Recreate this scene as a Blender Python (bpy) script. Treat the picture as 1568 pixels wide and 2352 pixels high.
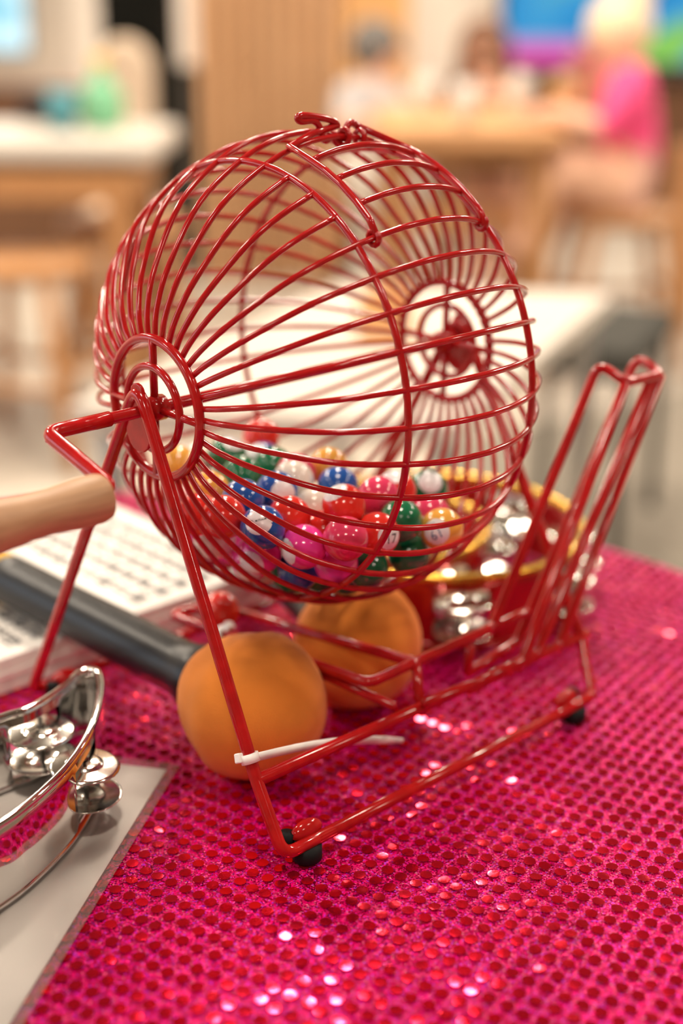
import bpy, bmesh, math, random
from mathutils import Vector, Matrix
random.seed(11)
SC = bpy.context.scene
COL = SC.collection
for o in list(bpy.data.objects):
    bpy.data.objects.remove(o)

# ------------------------------------------------------------------ camera
CAM = Vector((-0.4623, -0.5000, 0.3667))
RGT = Vector((0.7212, -0.6927, 0.0070)).normalized()
DWN = Vector((-0.2362, -0.2554, -0.9375)).normalized()
FWD = Vector((0.6513, 0.6745, -0.3478)).normalized()
FPX, IW, IH = 3196.1, 1568.0, 2352.0
cd = bpy.data.cameras.new('camera')
cd.sensor_fit = 'VERTICAL'; cd.sensor_height = 36.0; cd.sensor_width = 24.0
cd.lens = FPX / IH * 36.0
cd.clip_start = 0.02; cd.clip_end = 60
cd.dof.use_dof = True; cd.dof.focus_distance = 0.618; cd.dof.aperture_fstop = 2.8
cam = bpy.data.objects.new('camera', cd); COL.objects.link(cam)
cam.matrix_world = Matrix(((RGT.x, -DWN.x, -FWD.x, CAM.x), (RGT.y, -DWN.y, -FWD.y, CAM.y), (RGT.z, -DWN.z, -FWD.z, CAM.z), (0, 0, 0, 1)))
SC.camera = cam
FL = -0.74                      # floor height (table top is z = 0)
HF = Vector((FWD.x, FWD.y, 0)).normalized()      # level forward direction of the room
HR = Vector((HF.y, -HF.x, 0))                    # level right direction of the room
ROOM_ROT = math.atan2(HR.y, HR.x)
def ray(px, py):
    return RGT * ((px - IW / 2) / FPX) + DWN * ((py - IH / 2) / FPX) + FWD
def G(px, py, z=0.0):
    d = ray(px, py); return CAM + d * ((z - CAM.z) / d.z)
def GX(px, py, x):
    d = ray(px, py); return CAM + d * ((x - CAM.x) / d.x)
def GY(px, py, y):
    d = ray(px, py); return CAM + d * ((y - CAM.y) / d.y)
def V(px, py, v):
    d = ray(px, py); return CAM + d * (v / d.dot(HF))
def B(u, v, z):                 # room coordinates: right, forward, height over the floor
    return Vector((CAM.x, CAM.y, 0)) + HR * u + HF * v + Vector((0, 0, FL + z))
def U(px, v):
    d = ray(px, 200); return d.dot(HR) / d.dot(HF) * v

# ------------------------------------------------------------------ world, exposure, room light
SC.view_settings.view_transform = 'Standard'
SC.view_settings.look = 'None'
SC.view_settings.gamma = 1.0
SC.view_settings.use_curve_mapping = False
SC.view_settings.exposure = 0.0
SC.cycles.use_denoising = True
SC.cycles.max_bounces = 6
SC.cycles.glossy_bounces = 4
SC.cycles.transmission_bounces = 4
SC.cycles.adaptive_threshold = 0.03
SC.cycles.sample_clamp_indirect = 6.0
w = bpy.data.worlds.new('world'); SC.world = w; w.use_nodes = True
w.node_tree.nodes['Background'].inputs[0].default_value = (1.0, 0.86, 0.72, 1)
w.node_tree.nodes['Background'].inputs[1].default_value = 0.1
LAMP_W = 34.0
WINDOW_W = 60.0

# ------------------------------------------------------------------ materials
def _set(b, k, v):
    if k in b.inputs: b.inputs[k].default_value = v
def mat(name, col, rough=0.5, metal=0.0, coat=0.0, var=0.06, scale=60.0, bump=0.0, bscale=None, spec=0.5, trans=0.0, ior=1.45, sheen=0.0, sss=0.0, stretch=None):
    m = bpy.data.materials.new(name); m.use_nodes = True
    nt = m.node_tree; b = nt.nodes['Principled BSDF']
    tc = nt.nodes.new('ShaderNodeTexCoord'); mp = nt.nodes.new('ShaderNodeMapping')
    nt.links.new(tc.outputs['Object'], mp.inputs[0])
    if stretch: mp.inputs['Scale'].default_value = stretch
    n = nt.nodes.new('ShaderNodeTexNoise'); n.inputs['Scale'].default_value = scale; n.inputs['Detail'].default_value = 4
    nt.links.new(mp.outputs[0], n.inputs['Vector'])
    r = nt.nodes.new('ShaderNodeValToRGB')
    c0 = [max(0, c * (1 - var * 2)) for c in col[:3]] + [1]; c1 = [min(1, c * (1 + var * 2)) for c in col[:3]] + [1]
    r.color_ramp.elements[0].color = c0; r.color_ramp.elements[0].position = 0.3
    r.color_ramp.elements[1].color = c1; r.color_ramp.elements[1].position = 0.7
    nt.links.new(n.outputs['Fac'], r.inputs[0]); nt.links.new(r.outputs[0], b.inputs['Base Color'])
    _set(b, 'Roughness', rough); _set(b, 'Metallic', metal); _set(b, 'Coat Weight', coat); _set(b, 'Coat Roughness', 0.08)
    _set(b, 'Specular IOR Level', spec); _set(b, 'Transmission Weight', trans); _set(b, 'IOR', ior); _set(b, 'Sheen Weight', sheen)
    if sss:
        _set(b, 'Subsurface Weight', sss); _set(b, 'Subsurface Radius', (0.004, 0.002, 0.001)); _set(b, 'Subsurface Scale', 1.0)
    if bump:
        n2 = nt.nodes.new('ShaderNodeTexNoise'); n2.inputs['Scale'].default_value = bscale or scale; n2.inputs['Detail'].default_value = 3
        nt.links.new(mp.outputs[0], n2.inputs['Vector'])
        bp = nt.nodes.new('ShaderNodeBump'); bp.inputs['Strength'].default_value = bump; bp.inputs['Distance'].default_value = 0.001
        nt.links.new(n2.outputs['Fac'], bp.inputs['Height']); nt.links.new(bp.outputs[0], b.inputs['Normal'])
    return m
def emis(name, col, strength):
    m = bpy.data.materials.new(name); m.use_nodes = True
    b = m.node_tree.nodes['Principled BSDF']
    b.inputs['Base Color'].default_value = (*col, 1); b.inputs['Emission Color'].default_value = (*col, 1); b.inputs['Emission Strength'].default_value = strength
    return m
def wood(name, c0, c1, scale=8.0, axis=(1, 1, 12), rough=0.45):
    m = bpy.data.materials.new(name); m.use_nodes = True
    nt = m.node_tree; b = nt.nodes['Principled BSDF']
    tc = nt.nodes.new('ShaderNodeTexCoord'); mp = nt.nodes.new('ShaderNodeMapping'); mp.inputs['Scale'].default_value = axis
    n = nt.nodes.new('ShaderNodeTexNoise'); n.inputs['Scale'].default_value = scale; n.inputs['Detail'].default_value = 6; n.inputs['Distortion'].default_value = 0.6
    r = nt.nodes.new('ShaderNodeValToRGB')
    r.color_ramp.elements[0].color = (*c0, 1); r.color_ramp.elements[0].position = 0.3
    r.color_ramp.elements[1].color = (*c1, 1); r.color_ramp.elements[1].position = 0.7
    nt.links.new(tc.outputs['Object'], mp.inputs[0]); nt.links.new(mp.outputs[0], n.inputs['Vector'])
    nt.links.new(n.outputs['Fac'], r.inputs[0]); nt.links.new(r.outputs[0], b.inputs['Base Color'])
    b.inputs['Roughness'].default_value = rough
    return m
M = {}
M['red'] = mat('red_plastic_coating', (0.40, 0.008, 0.009), 0.14, coat=0.1, spec=0.5, var=0.07, scale=150, bump=0.05, bscale=260)
M['black'] = mat('black_rubber', (0.006, 0.006, 0.007), 0.6, spec=0.2)
M['mic_black'] = mat('black_satin_metal', (0.010, 0.011, 0.013), 0.36, spec=0.4, scale=300)
M['foam'] = mat('orange_foam', (0.68, 0.215, 0.032), 0.95, var=0.05, scale=35, bump=0.35, bscale=1500, spec=0.12, sheen=0.15)
M['yellow_band'] = mat('yellow_band', (0.85, 0.50, 0.04), 0.4)
M['grip'] = wood('pale_beech', (0.38, 0.205, 0.105), (0.49, 0.28, 0.15), 30, (1.2, 14, 14), 0.5)
M['tie'] = mat('white_nylon', (0.85, 0.84, 0.82), 0.35)
M['chrome'] = mat('chrome_plating', (0.86, 0.85, 0.83), 0.06, metal=1.0, var=0.01)
M['zil'] = mat('steel_jingle', (0.66, 0.63, 0.58), 0.16, metal=1.0, var=0.04, scale=200)
M['zil_dark'] = mat('steel_jingle_rim', (0.25, 0.23, 0.21), 0.3, metal=1.0)
M['gold'] = mat('gold_trim', (0.62, 0.36, 0.05), 0.25, metal=0.9, var=0.05)
M['red_shell'] = mat('red_metallic_plastic', (0.42, 0.012, 0.010), 0.16, metal=0.35, coat=0.4)
M['paper'] = mat('white_paper', (0.80, 0.77, 0.73), 0.6, var=0.02, scale=30)
M['ink'] = mat('grey_print', (0.10, 0.10, 0.11), 0.6)
M['ball_ink'] = mat('black_print', (0.02, 0.02, 0.03), 0.5)
M['blue_ink'] = mat('blue_print', (0.02, 0.12, 0.28), 0.5)
M['ball_label'] = mat('white_ball_print', (0.78, 0.79, 0.82), 0.25, coat=0.5, var=0.03, scale=300)
BALLC = {'red': (0.72, 0.030, 0.020), 'green': (0.006, 0.16, 0.065), 'blue': (0.010, 0.085, 0.37), 'pink': (0.70, 0.045, 0.13),
         'magenta': (0.78, 0.045, 0.33), 'white': (0.78, 0.72, 0.64), 'yellow': (0.80, 0.40, 0.07)}
for k, c in BALLC.items():
    M['ball_' + k] = mat(k + '_ball_plastic', c, 0.16, coat=0.6, var=0.03, scale=90)
M['floor'] = mat('pale_concrete_floor', (0.47, 0.42, 0.355), 0.45, var=0.10, scale=1.3)
M['cream'] = mat('cream_plaster', (0.84, 0.77, 0.69), 0.8, var=0.02, scale=2)
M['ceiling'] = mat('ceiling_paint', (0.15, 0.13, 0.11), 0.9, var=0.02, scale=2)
M['brown_wall'] = mat('brown_wall_paint', (0.16, 0.12, 0.09), 0.8, var=0.03, scale=2)
M['dark_wall'] = mat('dark_olive_panel', (0.045, 0.04, 0.032), 0.7, var=0.1, scale=3)
M['black_paint'] = mat('black_paint', (0.005, 0.005, 0.004), 0.9, spec=0.1, var=0.1, scale=6)
M['slat'] = wood('oak_slat', (0.68, 0.37, 0.18), (0.80, 0.48, 0.26), 5, (10, 10, 0.7))
M['slat_back'] = wood('oak_backing', (0.13, 0.055, 0.022), (0.18, 0.08, 0.035), 5, (10, 10, 0.7))
M['honey'] = wood('honey_panel', (0.80, 0.42, 0.15), (0.90, 0.52, 0.22), 4, (6, 6, 0.6))
M['stool'] = wood('stool_wood', (0.36, 0.17, 0.065), (0.50, 0.25, 0.10), 6, (6, 6, 1))
M['table_wood'] = wood('tan_table_wood', (0.55, 0.28, 0.12), (0.66, 0.37, 0.18), 5, (1, 8, 8))
M['floor_patch'] = mat('grey_brown_patch', (0.205, 0.180, 0.145), 0.95, var=0.06, scale=40)
M['white_top'] = mat('white_laminate', (0.60, 0.555, 0.495), 0.35, var=0.015, scale=6)
M['dark_seat'] = mat('charcoal_fabric', (0.035, 0.034, 0.028), 0.9, var=0.15, scale=80)
M['cream_fabric'] = mat('cream_fabric', (0.62, 0.49, 0.37), 0.9, var=0.05, scale=120)
M['skin'] = mat('skin', (0.72, 0.42, 0.29), 0.55, var=0.05, scale=20)
M['pink_cloth'] = mat('hot_pink_cloth', (0.86, 0.085, 0.26), 0.85, var=0.08, scale=25)
M['pale_pink'] = mat('pale_pink_cloth', (0.80, 0.50, 0.44), 0.85, var=0.05, scale=25)
M['grey_cloth'] = mat('blue_grey_cloth', (0.42, 0.40, 0.40), 0.9, var=0.08, scale=25)
M['dark_cloth'] = mat('dark_cloth', (0.02, 0.019, 0.022), 0.9, var=0.1, scale=25)
M['blonde'] = mat('blonde_hair', (0.78, 0.63, 0.42), 0.6, var=0.12, scale=60, stretch=(1, 1, 6))
M['brown_hair'] = mat('brown_hair', (0.15, 0.06, 0.025), 0.55, var=0.2, scale=60, stretch=(6, 6, 1))
M['grey_hair'] = mat('grey_hair', (0.14, 0.13, 0.12), 0.6, var=0.2, scale=60)
M['eye'] = mat('dark_eye', (0.02, 0.015, 0.01), 0.2)
M['glass_green'] = mat('green_glass', (0.25, 0.62, 0.36), 0.1, trans=0.25)
M['teal'] = mat('teal_ceramic', (0.05, 0.25, 0.30), 0.3)
M['glassware'] = mat('frosted_glass', (0.88, 0.82, 0.74), 0.2, trans=0.3)
M['amber'] = mat('amber_drink', (0.60, 0.28, 0.05), 0.2, trans=0.3)
M['metal_grey'] = mat('brushed_metal', (0.35, 0.34, 0.32), 0.4, metal=0.8)

def film_mat():
    m = bpy.data.materials.new('clear_laminate'); m.use_nodes = True
    nt = m.node_tree; nt.nodes.remove(nt.nodes['Principled BSDF']); out = nt.nodes['Material Output']
    t = nt.nodes.new('ShaderNodeBsdfTransparent'); t.inputs[0].default_value = (0.97, 0.96, 0.96, 1)
    g = nt.nodes.new('ShaderNodeBsdfGlossy'); g.inputs['Roughness'].default_value = 0.07
    d = nt.nodes.new('ShaderNodeBsdfDiffuse'); d.inputs[0].default_value = (0.8, 0.74, 0.72, 1)
    n = nt.nodes.new('ShaderNodeTexNoise'); n.inputs['Scale'].default_value = 14; n.inputs['Detail'].default_value = 2
    bp = nt.nodes.new('ShaderNodeBump'); bp.inputs['Strength'].default_value = 0.08; bp.inputs['Distance'].default_value = 0.002
    nt.links.new(n.outputs['Fac'], bp.inputs['Height']); nt.links.new(bp.outputs[0], g.inputs['Normal'])
    fr = nt.nodes.new('ShaderNodeFresnel'); fr.inputs[0].default_value = 1.5
    a = nt.nodes.new('ShaderNodeMixShader'); b = nt.nodes.new('ShaderNodeMixShader'); a.inputs[0].default_value = 0.12
    nt.links.new(t.outputs[0], a.inputs[1]); nt.links.new(d.outputs[0], a.inputs[2])
    nt.links.new(fr.outputs[0], b.inputs[0]); nt.links.new(a.outputs[0], b.inputs[1]); nt.links.new(g.outputs[0], b.inputs[2])
    nt.links.new(b.outputs[0], out.inputs[0])
    return m
M['film'] = film_mat()

def glitter_mat():
    m = bpy.data.materials.new('magenta_glitter_fabric'); m.use_nodes = True
    nt = m.node_tree; b = nt.nodes['Principled BSDF']
    tc = nt.nodes.new('ShaderNodeTexCoord')
    vo = nt.nodes.new('ShaderNodeTexVoronoi'); vo.inputs['Scale'].default_value = 1400
    nt.links.new(tc.outputs['Object'], vo.inputs['Vector'])
    sep = nt.nodes.new('ShaderNodeSeparateColor'); nt.links.new(vo.outputs['Color'], sep.inputs[0])
    r = nt.nodes.new('ShaderNodeValToRGB')
    e = r.color_ramp.elements
    e[0].position = 0.0; e[0].color = (0.34, 0.0, 0.06, 1)
    e[1].position = 1.0; e[1].color = (0.80, 0.05, 0.42, 1)
    x = e.new(0.5); x.color = (0.60, 0.0, 0.110, 1)
    x = e.new(0.86); x.color = (0.80, 0.002, 0.17, 1)
    x = e.new(0.93); x.color = (0.40, 0.02, 0.62, 1)
    nt.links.new(sep.outputs[0], r.inputs[0]); nt.links.new(r.outputs[0], b.inputs['Base Color'])
    geo = nt.nodes.new('ShaderNodeNewGeometry')
    sub = nt.nodes.new('ShaderNodeVectorMath'); sub.operation = 'SUBTRACT'; sub.inputs[1].default_value = (0.5, 0.5, 0.5)
    nt.links.new(vo.outputs['Color'], sub.inputs[0])
    sc = nt.nodes.new('ShaderNodeVectorMath'); sc.operation = 'SCALE'; sc.inputs['Scale'].default_value = 0.9
    nt.links.new(sub.outputs[0], sc.inputs[0])
    ad = nt.nodes.new('ShaderNodeVectorMath'); ad.operation = 'ADD'
    nt.links.new(geo.outputs['Normal'], ad.inputs[0]); nt.links.new(sc.outputs[0], ad.inputs[1])
    no = nt.nodes.new('ShaderNodeVectorMath'); no.operation = 'NORMALIZE'
    nt.links.new(ad.outputs[0], no.inputs[0]); nt.links.new(no.outputs[0], b.inputs['Normal'])
    mt = nt.nodes.new('ShaderNodeMath'); mt.operation = 'GREATER_THAN'; mt.inputs[1].default_value = 0.62
    nt.links.new(sep.outputs[1], mt.inputs[0])
    mm = nt.nodes.new('ShaderNodeMath'); mm.operation = 'MULTIPLY'; mm.inputs[1].default_value = 0.85
    nt.links.new(mt.outputs[0], mm.inputs[0]); nt.links.new(mm.outputs[0], b.inputs['Metallic'])
    b.inputs['Roughness'].default_value = 0.30; b.inputs['Specular IOR Level'].default_value = 0.15
    return m
M['cloth'] = glitter_mat()
def sequin_mat():
    m = bpy.data.materials.new('red_foil_sequin'); m.use_nodes = True
    nt = m.node_tree; b = nt.nodes['Principled BSDF']
    tc = nt.nodes.new('ShaderNodeTexCoord')
    n = nt.nodes.new('ShaderNodeTexNoise'); n.inputs['Scale'].default_value = 330; n.inputs['Detail'].default_value = 2
    nt.links.new(tc.outputs['Object'], n.inputs['Vector'])
    bp = nt.nodes.new('ShaderNodeBump'); bp.inputs['Strength'].default_value = 0.10; bp.inputs['Distance'].default_value = 0.0006
    nt.links.new(n.outputs['Fac'], bp.inputs['Height']); nt.links.new(bp.outputs[0], b.inputs['Normal'])
    b.inputs['Base Color'].default_value = (0.92, 0.010, 0.045, 1)
    b.inputs['Metallic'].default_value = 0.88; b.inputs['Roughness'].default_value = 0.13
    return m
M['sequin'] = sequin_mat()

def screen_mat(name, kind, strength):
    m = bpy.data.materials.new(name); m.use_nodes = True
    nt = m.node_tree; b = nt.nodes['Principled BSDF']
    tc = nt.nodes.new('ShaderNodeTexCoord'); sp = nt.nodes.new('ShaderNodeSeparateXYZ')
    nt.links.new(tc.outputs['Generated'], sp.inputs[0])
    n = nt.nodes.new('ShaderNodeTexNoise'); n.inputs['Scale'].default_value = 3.2; n.inputs['Detail'].default_value = 1
    nt.links.new(tc.outputs['Generated'], n.inputs['Vector'])
    r = nt.nodes.new('ShaderNodeValToRGB'); e = r.color_ramp.elements
    if kind == 'tv':
        e[0].position = 0.30; e[0].color = (0.0, 0.13, 0.40, 1); e[1].position = 0.70; e[1].color = (0.30, 0.72, 0.10, 1)
        x = e.new(0.45); x.color = (0.0, 0.30, 0.72, 1); x = e.new(0.58); x.color = (0.05, 0.42, 0.80, 1)
    else:
        e[0].position = 0.25; e[0].color = (0.0, 0.40, 0.55, 1); e[1].position = 0.65; e[1].color = (0.75, 0.95, 1.0, 1)
    nt.links.new(n.outputs['Fac'], r.inputs[0])
    last = r.outputs[0]
    if kind == 'tv':
        for lo, hi, c in ((0.0, 0.085, (1.0, 0.05, 0.50, 1)), (0.085, 0.125, (0.55, 0.42, 0.80, 1))):
            a = nt.nodes.new('ShaderNodeMath'); a.operation = 'GREATER_THAN'; a.inputs[1].default_value = lo
            c2 = nt.nodes.new('ShaderNodeMath'); c2.operation = 'LESS_THAN'; c2.inputs[1].default_value = hi
            g = nt.nodes.new('ShaderNodeMath'); g.operation = 'LESS_THAN'; g.inputs[1].default_value = 0.42
            mu = nt.nodes.new('ShaderNodeMath'); mu.operation = 'MULTIPLY'; mu2 = nt.nodes.new('ShaderNodeMath'); mu2.operation = 'MULTIPLY'
            nt.links.new(sp.outputs['Z'], a.inputs[0]); nt.links.new(sp.outputs['Z'], c2.inputs[0]); nt.links.new(sp.outputs['X'], g.inputs[0])
            nt.links.new(a.outputs[0], mu.inputs[0]); nt.links.new(c2.outputs[0], mu.inputs[1])
            nt.links.new(mu.outputs[0], mu2.inputs[0]); nt.links.new(g.outputs[0], mu2.inputs[1])
            mx = nt.nodes.new('ShaderNodeMixRGB'); mx.inputs[2].default_value = c
            nt.links.new(mu2.outputs[0], mx.inputs[0]); nt.links.new(last, mx.inputs[1]); last = mx.outputs[0]
    nt.links.new(last, b.inputs['Emission Color']); b.inputs['Emission Strength'].default_value = strength
    b.inputs['Base Color'].default_value = (0.01, 0.01, 0.01, 1); b.inputs['Roughness'].default_value = 0.2
    return m
M['tv'] = screen_mat('tv_picture', 'tv', 0.85)
M['screen'] = screen_mat('cyan_picture', 'cy', 1.3)

# ------------------------------------------------------------------ mesh helpers
class MB:
    def __init__(s): s.v = []; s.f = []; s.sm = []
    def add(s, vs, fs, smooth=True):
        k = len(s.v); s.v += [tuple(x) for x in vs]; s.f += [tuple(i + k for i in f) for f in fs]; s.sm += [smooth] * len(fs); return s
    def tube(s, pts, r, n=10, closed=False, cap=True):
        pts = [Vector(p) for p in pts]; m = len(pts)
        rs = r if isinstance(r, (list, tuple)) else [r] * m
        tan = []
        for i in range(m):
            a = pts[(i - 1) % m] if closed or i > 0 else pts[i]; b = pts[(i + 1) % m] if closed or i < m - 1 else pts[i]
            tan.append((b - a).normalized())
        up = Vector((0, 0, 1)) if abs(tan[0].z) < 0.9 else Vector((1, 0, 0))
        nrm = (up - tan[0] * up.dot(tan[0])).normalized(); vs = []
        for i in range(m):
            nrm = (nrm - tan[i] * nrm.dot(tan[i])).normalized(); bi = tan[i].cross(nrm)
            for j in range(n):
                a = 2 * math.pi * j / n; vs.append(pts[i] + (nrm * math.cos(a) + bi * math.sin(a)) * rs[i])
        fs = []
        for i in range(m if closed else m - 1):
            for j in range(n):
                a = i * n + j; b = i * n + (j + 1) % n; c = ((i + 1) % m) * n + (j + 1) % n; d = ((i + 1) % m) * n + j
                fs.append((a, b, c, d))
        if closed:      # re-match the seam
            base = (m - 1) * n; best = min(range(n), key=lambda k: (vs[base] - vs[k]).length)
            fs = fs[:-n] + [(base + j, base + (j + 1) % n, (j + 1 + best) % n, (j + best) % n) for j in range(n)]
        elif cap:
            for (ci, base, sg) in ((0, 0, -1), (m - 1, (m - 1) * n, 1)):   # rounded ends
                c = pts[ci] + tan[ci] * (sg * rs[ci] * 0.6); vs.append(c); k = len(vs) - 1
                for j in range(n):
                    fs.append((k, base + (j + 1) % n, base + j) if sg < 0 else (k, base + j, base + (j + 1) % n))
        return s.add(vs, fs)
    def lathe(s, prof, n=24, M4=None, smooth=True):      # profile of (radius, height) about z
        vs = []; fs = []
        for (r, z) in prof:
            for j in range(n):
                a = 2 * math.pi * j / n; vs.append(Vector((r * math.cos(a), r * math.sin(a), z)))
        for i in range(len(prof) - 1):
            for j in range(n):
                fs.append((i * n + j, i * n + (j + 1) % n, (i + 1) * n + (j + 1) % n, (i + 1) * n + j))
        if prof[0][0] > 1e-6: fs.append(tuple(range(n - 1, -1, -1)))
        if prof[-1][0] > 1e-6: fs.append(tuple((len(prof) - 1) * n + j for j in range(n)))
        if M4: vs = [M4 @ p for p in vs]
        return s.add(vs, fs, smooth)
    def box(s, c, d, M4=None):
        vs = [Vector((c[0] + sx * d[0] / 2, c[1] + sy * d[1] / 2, c[2] + sz * d[2] / 2)) for sx in (-1, 1) for sy in (-1, 1) for sz in (-1, 1)]
        if M4: vs = [M4 @ p for p in vs]
        return s.add(vs, [(0, 1, 3, 2), (4, 6, 7, 5), (0, 4, 5, 1), (2, 3, 7, 6), (0, 2, 6, 4), (1, 5, 7, 3)], False)
    def prism(s, poly, z0, z1, M4=None, smooth=False):
        n = len(poly); vs = [Vector((p[0], p[1], z0)) for p in poly] + [Vector((p[0], p[1], z1)) for p in poly]
        if M4: vs = [M4 @ p for p in vs]
        fs = [tuple(range(n - 1, -1, -1)), tuple(range(n, 2 * n))] + [(i, (i + 1) % n, n + (i + 1) % n, n + i) for i in range(n)]
        return s.add(vs, fs, smooth)
    def blob(s, c, rad, n=16, m=10, fn=None, M3=None):
        vs = []; fs = []
        for i in range(m + 1):
            t = math.pi * i / m
            for j in range(n):
                a = 2 * math.pi * j / n; d = Vector((math.sin(t) * math.cos(a), math.sin(t) * math.sin(a), math.cos(t)))
                k = fn(d) if fn else 1.0; q = Vector((d.x * rad[0] * k, d.y * rad[1] * k, d.z * rad[2] * k))
                if M3: q = M3 @ q
                vs.append(Vector(c) + q)
        for i in range(m):
            for j in range(n): fs.append((i * n + j, (i + 1) * n + j, (i + 1) * n + (j + 1) % n, i * n + (j + 1) % n))
        return s.add(vs, fs)
    def mesh(s, name, material):
        me = bpy.data.meshes.new(name); me.from_pydata(s.v, [], s.f); me.update()
        me.polygons.foreach_set('use_smooth', s.sm); me.materials.append(material)
        return me
    def build(s, name, material, parent=None, bevel=0.0):
        o = bpy.data.objects.new(name, s.mesh(name, material)); COL.objects.link(o)
        if parent: o.parent = parent
        if bevel:
            b = o.modifiers.new('bevel', 'BEVEL'); b.width = bevel; b.segments = 2; b.limit_method = 'ANGLE'
        return o
def tag(o, label=None, cat=None, group=None, kind=None):
    if label: o['label'] = label
    if cat: o['category'] = cat
    if group: o['group'] = group
    if kind: o['kind'] = kind
    return o
def empty(name, loc=(0, 0, 0), parent=None, rz=0.0):
    o = bpy.data.objects.new(name, None); COL.objects.link(o); o.location = loc; o.rotation_euler = (0, 0, rz); o.empty_display_size = 0.02
    if parent: o.parent = parent
    return o
def inst(name, me, parent=None):
    o = bpy.data.objects.new(name, me); COL.objects.link(o)
    if parent: o.parent = parent
    return o
def fillet(pts, r=0.006, n=6, closed=False):
    pts = [Vector(p) for p in pts]; out = []
    m = len(pts); rng = range(m)
    for i in rng:
        if not closed and i in (0, m - 1): out.append(pts[i]); continue
        p = pts[i]; a = pts[i - 1] - p; b = pts[(i + 1) % m] - p
        la, lb = a.length, b.length; a.normalize(); b.normalize()
        ang = a.angle(b)
        if ang > math.pi - 0.05: out.append(p); continue
        t = min(r / math.tan(ang / 2), la * 0.48, lb * 0.48)
        p0 = p + a * t; p1 = p + b * t
        for k in range(n + 1):
            u = k / n; out.append(p0 * (1 - u) ** 2 + p * (2 * u * (1 - u)) + p1 * u ** 2)
    return out
def spline(pts, n=8, closed=False):
    pts = [Vector(p) for p in pts]; m = len(pts); out = []
    for i in range(m if closed else m - 1):
        p0 = pts[i - 1] if closed or i > 0 else pts[i]; p1 = pts[i]; p2 = pts[(i + 1) % m]; p3 = pts[(i + 2) % m] if closed or i + 2 < m else p2
        for k in range(n):
            t = k / n
            out.append(0.5 * ((2 * p1) + (p2 - p0) * t + (2 * p0 - 5 * p1 + 4 * p2 - p3) * t * t + (3 * p1 - p0 - 3 * p2 + p3) * t ** 3))
    if not closed: out.append(pts[-1])
    return out
def axis_mat(p, z, x=None):
    z = Vector(z).normalized(); x = Vector(x) if x else (Vector((0, 0, 1)) if abs(z.z) < 0.9 else Vector((1, 0, 0)))
    x = (x - z * x.dot(z)).normalized(); y = z.cross(x)
    return Matrix(((x.x, y.x, z.x, p[0]), (x.y, y.y, z.y, p[1]), (x.z, y.z, z.z, p[2]), (0, 0, 0, 1)))
def text_geo(body, size, off=0.0):
    cu = bpy.data.curves.new('lettering', 'FONT'); cu.body = body; cu.size = size; cu.align_x = 'CENTER'; cu.align_y = 'CENTER'; cu.resolution_u = 2; cu.offset = off
    t = bpy.data.objects.new('lettering', cu); COL.objects.link(t)
    dg = bpy.context.evaluated_depsgraph_get(); me = bpy.data.meshes.new_from_object(t.evaluated_get(dg))
    bpy.data.objects.remove(t); bpy.data.curves.remove(cu)
    return me
RM = Matrix.Translation((CAM.x, CAM.y, FL)) @ Matrix(((HR.x, HF.x, 0, 0), (HR.y, HF.y, 0, 0), (0, 0, 1, 0), (0, 0, 0, 1)))   # room frame

# ================================================================== ROOM
U0, U1_, V0, V1, HC = -4.2, 4.2, -3.2, 7.6, 3.05
def rbox(c, d, name, m, parent=None, bevel=0.0):
    return MB().box(c, d, RM).build(name, m, parent, bevel)
def struct(o): o['kind'] = 'structure'; return o
struct(rbox(((U0 + U1_) / 2, (V0 + V1) / 2, -0.05), (U1_ - U0, V1 - V0, 0.1), 'floor', M['floor']))
struct(rbox(((U0 + U1_) / 2, (V0 + V1) / 2, HC + 0.05), (U1_ - U0, V1 - V0, 0.1), 'ceiling', M['ceiling']))
struct(rbox(((U0 + U1_) / 2, V1 + 0.05, HC / 2), (U1_ - U0 + 0.2, 0.1, HC), 'wall_back', M['cream']))
struct(rbox(((U0 + U1_) / 2, V0 - 0.05, HC / 2), (U1_ - U0 + 0.2, 0.1, HC), 'wall_front', M['brown_wall']))
struct(rbox((U1_ + 0.05, (V0 + V1) / 2, HC / 2), (0.1, V1 - V0, HC), 'wall_right', M['brown_wall']))
# left wall with a window opening
wl = struct(empty('wall_left'))
for c, d in (((U0 - 0.05, (V0 + V1) / 2, 0.45), (0.1, V1 - V0, 0.9)), ((U0 - 0.05, (V0 + V1) / 2, 2.8), (0.1, V1 - V0, 0.5)),
             ((U0 - 0.05, (V0 - 1.2) / 2, 1.725), (0.1, -1.2 - V0, 1.65)), ((U0 - 0.05, (2.2 + V1) / 2, 1.725), (0.1, V1 - 2.2, 1.65))):
    rbox(c, d, 'wall_panel', M['cream'], wl)
win = struct(empty('window_1'))
for v in (-1.2, 0.5, 2.2): rbox((U0 - 0.04, v, 1.725), (0.06, 0.06, 1.65), 'window_frame', M['black_paint'], win)
for z in (0.93, 2.52): rbox((U0 - 0.04, 0.5, z), (0.06, 3.4, 0.06), 'window_frame', M['black_paint'], win)
pane_m = bpy.data.materials.new('window_glass'); pane_m.use_nodes = True
pb = pane_m.node_tree.nodes['Principled BSDF']; pb.inputs['Roughness'].default_value = 0.0; pb.inputs['Transmission Weight'].default_value = 1.0; pb.inputs['IOR'].default_value = 1.01
for v in (-0.35, 1.35): rbox((U0 - 0.06, v, 1.725), (0.008, 1.62, 1.55), 'pane', pane_m, win)
ld = bpy.data.lights.new('daylight', 'AREA'); ld.shape = 'RECTANGLE'; ld.size = 3.3; ld.size_y = 1.6; ld.energy = WINDOW_W; ld.color = (0.78, 0.88, 1.0)
lo = bpy.data.objects.new('daylight', ld); COL.objects.link(lo)
lo.matrix_world = axis_mat(B(U0 - 0.25, 0.5, 1.73), -HR, HF)

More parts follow.
